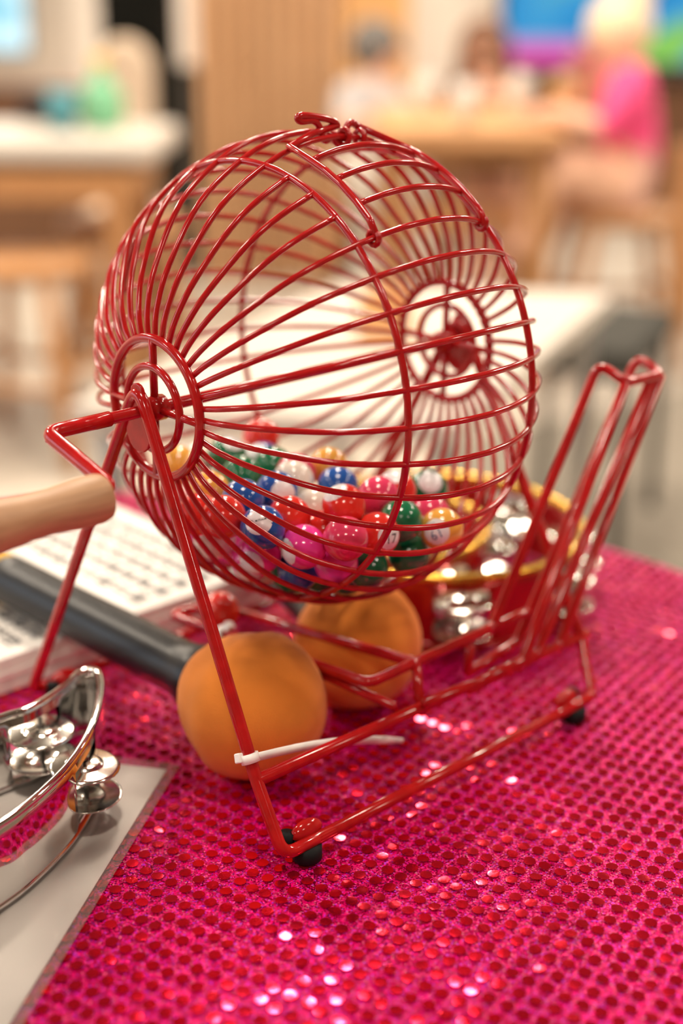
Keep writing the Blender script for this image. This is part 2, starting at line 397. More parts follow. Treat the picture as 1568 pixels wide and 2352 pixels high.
# ceiling lamps
lamp_n = 0
ring_me = MB().lathe([(0.175, 0.0), (0.20, 0.0), (0.20, -0.02), (0.185, -0.025), (0.175, -0.01)], 20).mesh('trim_ring', M['cream'])
glow = emis('lamp_glow', (1.0, 0.82, 0.62), 1.0)
disc_me = MB().lathe([(0.0, -0.004), (0.174, -0.004)], 20).mesh('diffuser', glow)
for iu, u in enumerate((-2.4, 0.0, 2.4)):
    for iv, v in enumerate((-1.7, 0.35, 2.4, 4.4, 6.3)):
        p = B(u, v, HC)
        t = empty('ceiling_light', p)
        tag(t, 'round recessed ceiling downlight with a white trim ring', 'ceiling light', 'recessed downlights in the ceiling')
        inst('trim_ring', ring_me, t); inst('diffuser', disc_me, t)
        l = bpy.data.lights.new('downlight', 'AREA'); l.shape = 'DISK'; l.size = 0.34; l.energy = LAMP_W * (0.74 if v < 2 else 1.9); l.color = (1.0, 0.86, 0.70)
        lo = bpy.data.objects.new('downlight', l); COL.objects.link(lo); lo.parent = t; lo.location = (0, 0, -0.03)

# ================================================================== BACKGROUND
# slatted oak wall section
sv = 5.75; su0 = U(452, sv); su1 = U(785, sv)
sw = struct(empty('wall_slatted', B((su0 + su1) / 2, sv, 0)))
def world_child(o, p):
    o.parent = p; o.matrix_parent_inverse = p.matrix_world.inverted() if False else Matrix.Translation(-Vector(p.location)); return o
world_child(rbox(((su0 + su1) / 2, sv + 0.10, HC / 2), (su1 - su0, 0.05, HC), 'backing', M['slat_back']), sw)
ns = 9; sp = (su1 - su0) / ns
for i in range(ns):
    world_child(rbox((su0 + sp * (i + 0.5), sv + 0.04, HC / 2), (sp * 0.55, 0.09, HC), 'slat', M['slat']), sw)
hu1 = U(905, 6.2)
struct(rbox(((su1 + hu1) / 2, 6.2, HC / 2), (hu1 - su1 + 0.12, 0.08, HC), 'wall_honey_panel', M['honey']))
struct(rbox(((su1 + U(880, 6.0)) / 2, 6.1, 0.32), (0.34, 0.08, 0.64), 'wall_low_panel', M['slat_back']))
# black column and the panels round it
struct(rbox(((U(238, 5.2) + U(395, 5.2)) / 2, 5.3, HC / 2), (U(395, 5.2) - U(238, 5.2), 0.25, HC), 'wall_black_column', M['black_paint']))
struct(rbox(((U(385, 5.6) + su0) / 2, 5.85, HC / 2 + 0.42), (su0 - U(385, 5.6), 0.1, HC - 0.84), 'wall_pale_strip', M['cream']))
struct(rbox(((U(385, 5.6) + su0) / 2, 5.87, 0.42), (su0 - U(385, 5.6), 0.1, 0.84), 'wall_dark_strip', M['dark_wall']))
struct(rbox((U(120, 6.4) - 0.6, 6.5, HC / 2), (1.9, 0.1, HC), 'wall_partition', M['cream']))
struct(rbox((U(120, 6.4) - 0.6, 6.42, 0.36), (1.9, 0.06, 0.72), 'trim_1', M['slat_back']))
# dark dado under the screen, right side
struct(rbox((1.9, 7.52, 0.35), (2.9, 0.1, 0.7), 'trim_2', M['slat_back']))
# screens
tvv = 7.3; tu0 = U(1150, tvv); tz0 = V(1350, 147, tvv).z - FL
tv = empty('wall_screen', B(tu0 + 0.8, tvv, tz0)); tag(tv, 'wide wall screen with blue, green and magenta picture above the seated women', 'screen')
world_child(rbox((tu0 + 0.8, tvv + 0.03, tz0 + 0.48), (1.64, 0.06, 1.0), 'bezel', M['black_paint']), tv)
sm = MB().box((0, 0, 0), (1.6, 0.012, 0.96)).build('display', M['tv'], tv); sm.location = (0, 0, 0.48); sm.rotation_euler = (0, 0, ROOM_ROT); sm.location = tuple(-HF * 0.005 + Vector((0, 0, 0.48)))
cz0 = V(40, 122, 6.2).z - FL
tv2 = empty('screen_monitor', B(U(78, 6.2) - 0.35, 6.2, cz0)); tag(tv2, 'glowing cyan screen on the wall left of the black column', 'screen')
world_child(rbox((U(78, 6.2) - 0.35, 6.23, cz0 + 0.22), (0.70, 0.05, 0.46), 'bezel', M['metal_grey']), tv2)
s2 = MB().box((0, 0, 0), (0.67, 0.012, 0.43)).build('display', M['screen'], tv2); s2.rotation_euler = (0, 0, ROOM_ROT); s2.location = tuple(-HF * 0.005 + Vector((0, 0, 0.22)))

# white table just behind (about the same height as ours)
def quad_table(name, label, corners, top, th, mtop, mleg, legs=True, lr=0.018):
    c = sum(corners, Vector()) / 4; t = empty(name, (c.x, c.y, FL)); tag(t, label, 'table')
    poly = [(p.x - c.x, p.y - c.y) for p in corners]
    MB().prism(poly, top - FL - th, top - FL).build('tabletop', mtop, t, 0.006)
    if legs:
        for (x, y) in poly:
            MB().tube([(x * 0.88, y * 0.88, 0.0), (x * 0.88, y * 0.88, top - FL - th)], lr, 10).build('leg', mleg, t)
    return t
zt = -0.12
a_, b_, d_ = G(770, 652, zt), G(1405, 672, zt), G(150, 930, zt)
long_ = (d_ - a_); wt = quad_table('white_table', 'long white table standing just behind the wire cage', [a_, b_, b_ + long_, d_], zt, 0.035, M['white_top'], M['metal_grey'])
# wooden caddy on it
cq = G(885, 775, zt); cz_ = zt
cc = empty('wooden_caddy', (cq.x, cq.y, cz_), rz=0.5); tag(cc, 'small open wooden caddy standing on the white table', 'caddy')
for s_ in (-1, 1):
    MB().box((s_ * 0.03, 0, 0.035), (0.008, 0.07, 0.07)).build('side_panel', M['honey'], cc)
    MB().box((0, s_ * 0.031, 0.026), (0.082, 0.008, 0.052)).build('front_panel', M['honey'], cc)
MB().box((0, 0, 0.004), (0.082, 0.054, 0.008)).build('bottom', M['honey'], cc)
# charcoal chair beside the white table
cp = G(1400, 772, FL + 0.44); ch = empty('charcoal_bench', (cp.x, cp.y, FL + 0.004), rz=math.atan2(long_.y, long_.x)); tag(ch, 'low charcoal upholstered bench beside the far corner of the white table', 'bench')
MB().box((0, 0, 0.43), (0.46, 0.20, 0.06)).build('seat', M['dark_seat'], ch, 0.015)
for sx in (-1, 1):
    for sy in (-1, 1): MB().tube([(sx * 0.20, sy * 0.08, 0), (sx * 0.19, sy * 0.075, 0.41)], 0.013, 8).build('leg', M['black'], ch)

rg = MB().prism([(p.x, p.y) for p in (G(1010, 1010, FL), G(1330, 955, FL), G(1640, 872, FL), G(1760, 905, FL), G(1740, 1330, FL), G(1030, 1330, FL))], FL + 0.0005, FL + 0.004).build('floor_patch', M['floor_patch'])  # thin flat sheet that makes this part of the floor darker, grey-brown
tag(rg, 'flat grey-brown patch on the floor beyond the pink table', 'floor_patch')
# left: white-topped table with wooden stools
lt = empty('white_top_table', B(-1.35, 3.75, 0)); tag(lt, 'white-topped wooden table beside the black column', 'table')
lu1 = U(352, 3.5)
world_child(rbox((lu1 - 0.9, 3.78, 0.742), (1.8, 0.54, 0.06), 'tabletop', M['white_top'], None, 0.02), lt)
world_child(rbox((lu1 - 0.9, 3.75, 0.66), (1.68, 0.52, 0.07), 'apron', M['stool']), lt)
for u in (lu1 - 0.1, lu1 - 0.62, lu1 - 1.65):
    for v in (3.52, 3.96): world_child(rbox((u, v, 0.315), (0.06, 0.06, 0.63), 'leg', M['stool']), lt)
def stool(name, label, u, v, seat, rz=0.0, m='stool', back=None, group=None):
    t = empty(name, B(u, v, 0), rz=ROOM_ROT + rz); tag(t, label, 'stool', group)
    MB().lathe([(0.0, seat - 0.045), (0.16, seat - 0.045), (0.175, seat - 0.03), (0.175, seat - 0.01), (0.16, seat), (0.0, seat)], 22).build('seat', M[m], t)
    for sx in (-1, 1):
        for sy in (-1, 1):
            MB().tube([(sx * 0.19, sy * 0.17, 0), (sx * 0.11, sy * 0.10, seat - 0.03)], 0.02, 8).build('leg', M[m], t)
    for s_ in (-1, 1):
        MB().tube([(-0.165, s_ * 0.145, 0.2), (0.165, s_ * 0.145, 0.2)], 0.012, 8).build('rung', M[m], t)
        MB().tube([(s_ * 0.165, -0.145, 0.24), (s_ * 0.165, 0.145, 0.24)], 0.012, 8).build('rung', M[m], t)
    if back:
        MB().prism([(-0.19, -0.02), (0.19, -0.02), (0.19, 0.03), (-0.19, 0.03)], seat, back).build('backrest', M['cream_fabric'], t, 0.03)
    return t
stool('wooden_stool', 'honey-brown wooden stool tucked under the right end of the white-topped table', U(262, 3.9), 3.95, 0.52, 0.2)
stool('wooden_stool', 'wooden stool in front of the white-topped table, cut by the picture edge', U(60, 3.6), 3.45, 0.50, -0.3)
# cream armchair back against the black column
ac = empty('cream_chair', B(U(288, 4.6), 4.6, 0), rz=ROOM_ROT); tag(ac, 'cream chair with a tall rounded back in front of the black column', 'chair')
prof = [(-0.085, 0.45), (0.085, 0.45), (0.088, 0.85)] + [(0.088 * math.cos(a), 0.88 + 0.10 * math.sin(a)) for a in [math.pi * k / 10 for k in range(11)]] + [(-0.088, 0.85)]
MB().prism(prof, -0.05, 0.05, Matrix(((1, 0, 0, 0), (0, 0, -1, 0), (0, 1, 0, 0), (0, 0, 0, 1)))).build('backrest', M['cream_fabric'], ac, 0.02)
MB().box((0, -0.14, 0.43), (0.26, 0.34, 0.08)).build('seat', M['cream_fabric'], ac, 0.02)
for sx in (-1, 1):
    for sy in (-0.28, 0.0): MB().tube([(sx * 0.11, sy, 0), (sx * 0.10, sy, 0.4)], 0.014, 8).build('leg', M['stool'], ac)
# bottle, pot and box on the white-topped table
TZ = 0.7735
def lath_thing(name, label, cat, pos, parts, group=None):
    t = empty(name, pos); tag(t, label, cat, group)
    for nm, prof, m in parts: MB().lathe(prof, 20).build(nm, M[m], t)
    return t
lath_thing('green_bottle', 'green glass bottle standing on the white-topped table', 'bottle', B(U(232, 3.8), 3.8, TZ),
           [('body', [(0.0, 0.0), (0.052, 0.0), (0.056, 0.02), (0.056, 0.09), (0.03, 0.12), (0.018, 0.14), (0.018, 0.16), (0.0, 0.16)], 'glass_green'), ('cap', [(0.0, 0.16), (0.021, 0.16), (0.021, 0.182), (0.0, 0.182)], 'yellow_band')])
lath_thing('teal_cup', 'teal cup beside the green bottle', 'cup', B(U(140, 3.72), 3.72, TZ), [('body', [(0.0, 0.0), (0.03, 0.0), (0.038, 0.10), (0.034, 0.10), (0.027, 0.01), (0.0, 0.01)], 'teal'), ('drink', [(0.0, 0.085), (0.033, 0.085)], 'amber')])
bt = empty('black_bag', B(U(100, 3.98), 3.98, TZ), rz=ROOM_ROT); tag(bt, 'small black bag lying on the white-topped table', 'bag')
MB().box((0, 0, 0.03), (0.13, 0.09, 0.06)).build('body', M['dark_cloth'], bt, 0.02)
MB().tube(spline([(-0.05, 0, 0.055), (-0.03, 0, 0.085), (0.03, 0, 0.085), (0.05, 0, 0.055)], 5), 0.005, 8).build('strap', M['dark_cloth'], bt)

# wooden dining table of the party
dt = empty('dining_table', B(0.37, 4.6, 0)); tag(dt, 'tan wooden dining table the three seated people share', 'table')
world_child(rbox((0.37, 4.6, 0.725), (0.54, 0.9, 0.05), 'tabletop', M['table_wood'], None, 0.008), dt)
world_child(rbox((0.37, 4.6, 0.67), (0.46, 0.78, 0.06), 'apron', M['stool']), dt)
for u in (0.15, 0.59):
    for v in (4.24, 4.96): world_child(rbox((u, v, 0.32), (0.06, 0.06, 0.64), 'leg', M['stool']), dt)
world_child(rbox((0.42, 4.93, 0.38), (0.50, 0.07, 0.06), 'foot_rail', M['honey'], None, 0.006), dt)
DZ = 0.7505
glass_prof = [(0.0, 0.0), (0.030, 0.0), (0.036, 0.12), (0.033, 0.12), (0.028, 0.008), (0.0, 0.008)]
for px, v, lab in ((1068, 4.25, 'pale frosted glass near the front edge of the dining table'), (1196, 4.7, 'tall frosted glass in the middle of the dining table'), (980, 4.6, 'frosted glass in front of the man in grey')):
    lath_thing('drinking_glass', lab, 'glass', B(U(px, v), v, DZ), [('body', glass_prof, 'glassware'), ('drink', [(0.0, 0.07), (0.031, 0.07)], 'amber')], 'glasses on the dining table')
lath_thing('beer_mug', 'amber drink standing by the arms of the woman in pink', 'drink', B(U(1290, 4.6), 4.6, DZ), [('body', glass_prof, 'amber'), ('foam', [(0.0, 0.1), (0.033, 0.1), (0.033, 0.125), (0.0, 0.125)], 'white_top')])

# ------------------------------------------------------------------ people
def person(name, label, J, E, mats, hair, eyes, loc):
    names = list(J); idx = {n: i for i, n in enumerate(names)}
    me = bpy.data.meshes.new(name + '_skeleton'); me.from_pydata([J[n][0] - loc for n in names], [(idx[a], idx[b]) for a, b, _ in E], [])
    o = bpy.data.objects.new(name, me); COL.objects.link(o)
    sk = o.modifiers.new('skin', 'SKIN'); sk.use_smooth_shade = True
    if not me.skin_vertices: me.attributes  # layer is made with the modifier below
    try:
        bm = bmesh.new(); bm.from_mesh(me); lay = bm.verts.layers.skin.verify()
        bm.verts.ensure_lookup_table()
        for n in names:
            r = J[n][1]; d = bm.verts[idx[n]][lay]; d.radius = r if isinstance(r, tuple) else (r, r); d.use_root = (n == 'pelvis')
        bm.to_mesh(me); bm.free()
    except Exception as ex: print('skin', ex)
    ss = o.modifiers.new('sub', 'SUBSURF'); ss.levels = 2; ss.render_levels = 2
    dg = bpy.context.evaluated_depsgraph_get(); dg.update()
    m2 = bpy.data.meshes.new_from_object(o.evaluated_get(dg)); o.modifiers.clear(); o.data = m2
    m2.materials.clear()
    keys = list(mats)
    for k in keys: m2.materials.append(M[mats[k]])
    segs = [(J[a][0] - loc, J[b][0] - loc, keys.index(t)) for a, b, t in E]
    for p in m2.polygons:
        c = p.center; best = 1e9; bi = 0
        for a, b, t in segs:
            ab = b - a; q = max(0, min(1, (c - a).dot(ab) / max(ab.length_squared, 1e-9))); dd = (c - a - ab * q).length
            if dd < best: best = dd; bi = t
        p.material_index = bi; p.use_smooth = True
    o.location = loc; tag(o, label, 'person')
    for nm, mb, m in hair:
        h_ = mb.build(nm, M[m], o); h_.location = (0, 0, 0); h_.matrix_parent_inverse = Matrix.Translation(-loc)
    for e in eyes:
        h_ = MB().blob(e, (0.011, 0.011, 0.011), 8, 6).build('eye', M['eye'], o); h_.matrix_parent_inverse = Matrix.Translation(-loc)
    return o
def hand(J, E, w, tip, tagk, key):
    d = (tip - w).normalized(); s = d.cross(Vector((0, 0, 1))).normalized(); J[key + 'palm'] = (w + d * 0.06, (0.034, 0.018)); E.append((key + 'wrist', key + 'palm', tagk))
    for k, (o_, l_) in enumerate(((-0.03, 0.055), (-0.012, 0.085), (0.006, 0.09), (0.024, 0.08), (0.038, 0.065))):
        J[key + 'f%d' % k] = (w + d * (0.09 if k else 0.05) + s * o_ * 1.2, 0.009); J[key + 't%d' % k] = (w + d * (0.09 + l_) * (1 if k else 0.8) + s * o_ * 1.3 + Vector((0, 0, -0.015)), 0.008)
        E += [(key + 'palm', key + 'f%d' % k, tagk), (key + 'f%d' % k, key + 't%d' % k, tagk)]
def head_bits(c, face, r, hairlen, m):
    face = face.normalized(); s = face.cross(Vector((0, 0, 1))).normalized()
    mb = MB()
    mb.blob(c - face * 0.022 + Vector((0, 0, 0.022)), (r * 1.14, r * 1.14, r * 1.12), 16, 10)
    if hairlen:
        mb.blob(c - face * 0.055 + Vector((0, 0, -hairlen * 0.45)), (r * 1.0, r * 1.0, hairlen * 0.75), 14, 10)
        for k in (-1, 1): mb.blob(c + s * k * r * 0.9 - face * 0.01 + Vector((0, 0, -hairlen * 0.4)), (r * 0.36, r * 0.36, hairlen * 0.62), 10, 8)
    eyes = [c + face * (r * 0.93) + s * k * 0.032 + Vector((0, 0, 0.005)) for k in (-1, 1)]
    return [('hair', mb, m)], eyes

# woman in pink on a stool at the right
lv = 4.42
P = lambda x, y, v: V(x, y, v)
J = {'pelvis': (P(1445, 425, lv), 0.135), 'belly': (P(1462, 340, lv), 0.125), 'chest': (P(1460, 245, lv), 0.13), 'neck0': (P(1432, 168, lv), 0.07), 'neck': (P(1418, 140, lv), 0.05),
     'skull': (P(1405, 85, lv), 0.085), 'jaw': (P(1385, 112, lv - 0.01), 0.055), 'nose': (P(1342, 95, lv - 0.01), 0.014),
     'nsh': (P(1450, 195, lv - 0.17), 0.065), 'nelb': (P(1385, 300, lv - 0.22), 0.045), 'nwrist': (P(1290, 262, lv - 0.12), 0.03),
     'fsh': (P(1405, 190, lv + 0.17), 0.065), 'felb': (P(1310, 275, lv + 0.2), 0.045), 'fwrist': (P(1345, 195, lv + 0.1), 0.03),
     'nhip': (P(1430, 430, lv - 0.09), 0.10), 'nknee': (P(1272, 376, lv - 0.16), 0.072), 'nank': (P(1222, 545, lv - 0.14), 0.048), 'ntoe': (P(1165, 575, lv - 0.16), 0.03),
     'fhip': (P(1420, 428, lv + 0.10), 0.10), 'fknee': (P(1290, 385, lv + 0.14), 0.062), 'fank': (P(1262, 545, lv + 0.14), 0.038), 'ftoe': (P(1205, 572, lv + 0.12), 0.03)}
E = [('pelvis', 'belly', 'cloth'), ('belly', 'chest', 'cloth'), ('chest', 'neck0', 'cloth'), ('neck0', 'neck', 'skin'), ('neck', 'skull', 'skin'), ('skull', 'jaw', 'skin'), ('skull', 'nose', 'skin'),
     ('chest', 'nsh', 'cloth'), ('nsh', 'nelb', 'cloth'), ('nelb', 'nwrist', 'skin'), ('chest', 'fsh', 'cloth'), ('fsh', 'felb', 'cloth'), ('felb', 'fwrist', 'skin'),
     ('pelvis', 'nhip', 'skirt'), ('nhip', 'nknee', 'skin'), ('nknee', 'nank', 'skin'), ('nank', 'ntoe', 'skin'), ('pelvis', 'fhip', 'skirt'), ('fhip', 'fknee', 'skin'), ('fknee', 'fank', 'skin'), ('fank', 'ftoe', 'skin')]
hand(J, E, J['nwrist'][0], P(1240, 258, lv - 0.1), 'skin', 'n'); hand(J, E, J['fwrist'][0], P(1350, 150, lv + 0.05), 'skin', 'f')
fc = (-HR + HF * 0.05 + Vector((0, 0, -0.25))).normalized()
hb, ey = head_bits(J['skull'][0], fc, 0.088, 0.0, 'blonde')
hb[0][1].blob(J['skull'][0] + Vector((0, 0, 0.10)) + HR * 0.05, (0.065, 0.065, 0.07), 14, 8)
person('person', 'pale blonde woman in a hot pink top seated sideways on a stool', J, E, {'cloth': 'pink_cloth', 'skirt': 'pale_pink', 'skin': 'skin'}, hb, ey, Vector((J['pelvis'][0].x, J['pelvis'][0].y, FL)))
seatp = P(1415, 478, lv); st = stool('padded_stool', 'wooden stool with a pale seat under the woman in pink', (seatp - Vector((CAM.x, CAM.y, 0))).dot(HR) + 0.02, lv, seatp.z - FL, 0.1)
cq = (seatp - Vector((CAM.x, CAM.y, 0))).dot(HR)
struct(rbox((cq + 0.34, 4.9, 0.32), (0.10, 0.10, 0.64), 'wall_post', M['stool']))

# man in grey behind the table
mv = 5.45
J = {'pelvis': (P(848, 385, mv), 0.13), 'belly': (P(848, 310, mv), 0.125), 'chest': (P(850, 240, mv), 0.135), 'neck0': (P(858, 185, mv), 0.07), 'neck': (P(862, 165, mv), 0.055), 'skull': (P(872, 118, mv), 0.088), 'jaw': (P(885, 140, mv - 0.02), 0.055), 'nose': (P(922, 128, mv - 0.05), 0.014),
     'nsh': (P(795, 220, mv - 0.02), 0.065), 'nelb': (P(790, 295, mv - 0.16), 0.045), 'nwrist': (P(880, 285, mv - 0.32), 0.032), 'fsh': (P(905, 220, mv), 0.065), 'felb': (P(935, 290, mv - 0.14), 0.045), 'fwrist': (P(985, 272, mv - 0.32), 0.032),
     'nhip': (P(825, 395, mv), 0.10), 'nknee': (P(845, 395, mv - 0.42), 0.065), 'nank': (P(845, 620, mv - 0.40), 0.045), 'ntoe': (P(850, 655, mv - 0.56), 0.035), 'fhip': (P(880, 395, mv), 0.10), 'fknee': (P(905, 395, mv - 0.42), 0.065), 'fank': (P(905, 620, mv - 0.40), 0.045), 'ftoe': (P(912, 655, mv - 0.56), 0.035)}
E = [('pelvis', 'belly', 'cloth'), ('belly', 'chest', 'cloth'), ('chest', 'neck0', 'cloth'), ('neck0', 'neck', 'skin'), ('neck', 'skull', 'skin'), ('skull', 'jaw', 'skin'), ('skull', 'nose', 'skin'), ('chest', 'nsh', 'cloth'), ('nsh', 'nelb', 'cloth'), ('nelb', 'nwrist', 'skin'), ('chest', 'fsh', 'cloth'), ('fsh', 'felb', 'cloth'), ('felb', 'fwrist', 'skin'),
     ('pelvis', 'nhip', 'leg'), ('nhip', 'nknee', 'leg'), ('nknee', 'nank', 'leg'), ('nank', 'ntoe', 'leg'), ('pelvis', 'fhip', 'leg'), ('fhip', 'fknee', 'leg'), ('fknee', 'fank', 'leg'), ('fank', 'ftoe', 'leg')]
hand(J, E, J['nwrist'][0], P(930, 285, mv - 0.36), 'skin', 'n'); hand(J, E, J['fwrist'][0], P(1025, 272, mv - 0.36), 'skin', 'f')
hb, ey = head_bits(J['skull'][0], HR * 0.8 - HF * 0.4, 0.088, 0.0, 'grey_hair')
person('person', 'grey-haired man in a grey shirt seated behind the dining table', J, E, {'cloth': 'grey_cloth', 'leg': 'white_top', 'skin': 'skin'}, hb, ey, Vector((J['pelvis'][0].x, J['pelvis'][0].y, FL)))
stool('wooden_stool', 'wooden stool under the man in grey', U(850, mv), mv, 0.40, 0.0)

# woman with long brown hair
wv = 5.35
J = {'pelvis': (P(1120, 385, wv), 0.13), 'belly': (P(1120, 310, wv), 0.115), 'chest': (P(1120, 240, wv), 0.12), 'neck0': (P(1118, 190, wv), 0.06), 'neck': (P(1116, 168, wv), 0.046), 'skull': (P(1114, 118, wv), 0.084), 'jaw': (P(1112, 142, wv - 0.03), 0.05), 'nose': (P(1112, 126, wv - 0.10), 0.013),
     'nsh': (P(1062, 215, wv), 0.055), 'nelb': (P(1045, 285, wv - 0.12), 0.042), 'nwrist': (P(1100, 280, wv - 0.28), 0.028), 'fsh': (P(1178, 215, wv), 0.055), 'felb': (P(1200, 285, wv - 0.12), 0.042), 'fwrist': (P(1150, 280, wv - 0.28), 0.028),
     'nhip': (P(1095, 395, wv), 0.095), 'nknee': (P(1085, 395, wv - 0.42), 0.06), 'nank': (P(1090, 620, wv - 0.40), 0.04), 'ntoe': (P(1088, 655, wv - 0.54), 0.03), 'fhip': (P(1150, 395, wv), 0.095), 'fknee': (P(1160, 395, wv - 0.42), 0.06), 'fank': (P(1150, 620, wv - 0.40), 0.04), 'ftoe': (P(1152, 655, wv - 0.54), 0.03)}
E = [('pelvis', 'belly', 'cloth'), ('belly', 'chest', 'cloth'), ('chest', 'neck0', 'skin'), ('neck0', 'neck', 'skin'), ('neck', 'skull', 'skin'), ('skull', 'jaw', 'skin'), ('skull', 'nose', 'skin'), ('chest', 'nsh', 'cloth'), ('nsh', 'nelb', 'skin'), ('nelb', 'nwrist', 'skin'), ('chest', 'fsh', 'cloth'), ('fsh', 'felb', 'skin'), ('felb', 'fwrist', 'skin'),
     ('pelvis', 'nhip', 'cloth'), ('nhip', 'nknee', 'cloth'), ('nknee', 'nank', 'skin'), ('nank', 'ntoe', 'skin'), ('pelvis', 'fhip', 'cloth'), ('fhip', 'fknee', 'cloth'), ('fknee', 'fank', 'skin'), ('fank', 'ftoe', 'skin')]
hand(J, E, J['nwrist'][0], P(1140, 275, wv - 0.32), 'skin', 'n'); hand(J, E, J['fwrist'][0], P(1110, 275, wv - 0.32), 'skin', 'f')
hb, ey = head_bits(J['skull'][0], -HF + HR * 0.1, 0.084, 0.26, 'brown_hair')
person('person', 'woman with long brown hair in a black top seated in front of the wall screen', J, E, {'cloth': 'dark_cloth', 'skin': 'skin'}, hb, ey, Vector((J['pelvis'][0].x, J['pelvis'][0].y, FL)))
stool('wooden_stool', 'wooden stool under the woman with long brown hair', U(1120, wv), wv, 0.40, 0.0)

# ================================================================== TABLE AND CLOTH
TC = Vector((-0.133, 0.0, 0)); TR = 0.455
rt = empty('round_table', (TC.x, TC.y, FL)); tag(rt, 'round pedestal table hidden under the pink sequinned cloth', 'table')
MB().lathe([(0.0, 0.705), (0.44, 0.705), (0.45, 0.715), (0.45, 0.73), (0.445, 0.735), (0.0, 0.735)], 48).build('tabletop', M['stool'], rt)
MB().lathe([(0.0, 0.03), (0.04, 0.03), (0.04, 0.705), (0.0, 0.705)], 20).build('pedestal', M['black_paint'], rt)
MB().lathe([(0.0, 0.0), (0.28, 0.0), (0.28, 0.012), (0.05, 0.035), (0.0, 0.035)], 32).build('base', M['black_paint'], rt)
cl = empty('tablecloth', (TC.x, TC.y, 0)); tag(cl, 'hot pink tablecloth covered with round red sequins over the round table', 'tablecloth')
vs = [Vector((0, 0, -0.0005))]; fs = []; NA = 96; rings = [0.1, 0.2, 0.3, 0.38, 0.43, 0.448, 0.455, 0.458, 0.46, 0.463, 0.468]
zs = [-0.0005] * 5 + [-0.001, -0.004, -0.012, -0.05, -0.12, -0.24]
for k, (r, z) in enumerate(zip(rings, zs)):
    for j in range(NA):
        a = 2 * math.pi * j / NA; f = max(0, k - 7) / 3.0
        rr = r + f * 0.022 * math.sin(a * 14) + f * 0.008 * math.sin(a * 5 + 1)
        vs.append(Vector((rr * math.cos(a), rr * math.sin(a), z)))
for j in range(NA): fs.append((0, 1 + j, 1 + (j + 1) % NA))
for k in range(len(rings) - 1):
    for j in range(NA): fs.append((1 + k * NA + j, 1 + (k + 1) * NA + j, 1 + (k + 1) * NA + (j + 1) % NA, 1 + k * NA + (j + 1) % NA))
MB().add(vs, fs).build('fabric', M['cloth'], cl)
# sequins: one disc each, the nearest 300 in view as parts, the rest together
SR = 0.00278
sq = MB(); n_ = 12; vv = [Vector((0, 0, 0.00006))]
for rr_, zz_ in ((0.8, 0.00006), (1.0, 0.00004)):
    vv += [Vector((SR * rr_ * math.cos(2 * math.pi * k / n_), SR * rr_ * math.sin(2 * math.pi * k / n_), zz_)) for k in range(n_)]
sq_f = [(0, 1 + k, 1 + (k + 1) % n_) for k in range(n_)] + [(1 + k, 13 + k, 13 + (k + 1) % n_, 1 + (k + 1) % n_) for k in range(n_)]
sq.add(vv, sq_f); sq_me = sq.mesh('sequin', M['sequin'])
CARD = [G(414, 1765), G(272, 1752), None, None]
def in_poly(p, poly):
    c = False; j = len(poly) - 1
    for i in range(len(poly)):
        a, b = poly[i], poly[j]
        if (a.y > p.y) != (b.y > p.y) and p.x < (b.x - a.x) * (p.y - a.y) / (b.y - a.y) + a.x: c = not c
        j = i
    return c
card_dir = (G(62, 2352) - G(412, 1768)).normalized(); card_nrm = Vector((card_dir.y, -card_dir.x, 0))
if card_nrm.dot(HR) > 0: card_nrm = -card_nrm
c0 = G(414, 1763); CARD = [c0, c0 + card_dir * 0.30, c0 + card_dir * 0.30 + card_nrm * 0.21, c0 + card_nrm * 0.21]
PAD = [Vector((-0.30, 0.128, 0)), Vector((0.075, 0.128, 0)), Vector((0.075, 0.335, 0)), Vector((-0.30, 0.335, 0))]
pts = []
rowd = Vector((0.16, -0.987, 0)).normalized(); perp = Vector((0.987, 0.16, 0))
for i in range(-80, 81):
    for j in range(-90, 91):
        p = TC + Vector((0.0089, 0.0016, 0)) * i + Vector((0.0014, -0.0078, 0)) * j
        if (p - TC).length > TR - 0.012: continue
        if in_poly(p, CARD) and not in_poly(p, [c0 + card_dir * 0.01, c0 + card_dir * 0.012, c0 + card_dir * 0.011]): 
            q = (p - c0); e = q.dot(card_nrm)
            if e > 0.012: continue
        if in_poly(p, PAD): continue
        d = p - CAM; dz = d.dot(FWD)
        x = IW / 2 + FPX * d.dot(RGT) / dz; y = IH / 2 + FPX * d.dot(DWN) / dz
        if dz < 0.1 or y > 3200 or x < -700 or x > 2300: continue
        pts.append((dz, p, -10 < x < IW + 10 and y < IH + 10))
pts.sort(key=lambda t: t[0])
inview = [t for t in pts if t[2]]; near = set(id(t) for t in inview[:300])
rest = MB()
def swave(p): return Vector((math.sin(p.x * 95 + 3.1 * math.sin(p.y * 40)) , math.sin(p.y * 80 + 2.0 * math.sin(p.x * 55) + 1.0), 0))
for t in pts:
    p = t[1] + Vector((random.gauss(0, 0.0004), random.gauss(0, 0.0004), 0))
    wv_ = swave(p); tx = math.radians(random.gauss(0, 2.2)) + wv_.x * 0.03; ty = math.radians(random.gauss(0, 2.2)) + wv_.y * 0.03
    R4 = Matrix.Rotation(random.uniform(0, 6.28), 4, 'Z'); R4 = Matrix.Rotation(tx, 4, 'X') @ Matrix.Rotation(ty, 4, 'Y') @ R4
    zz = 0.0004 + SR * max(abs(math.sin(tx)), abs(math.sin(ty))) * 0.9
    if id(t) in near:
        o = inst('sequin', sq_me, cl); o.location = (p.x - TC.x, p.y - TC.y, zz); o.rotation_euler = R4.to_euler()
    else:
        M4 = Matrix.Translation((p.x - TC.x, p.y - TC.y, zz)) @ R4; rest.add([M4 @ q for q in vv], sq_f)
tag(rest.build('sequins', M['sequin'], cl), kind='stuff')

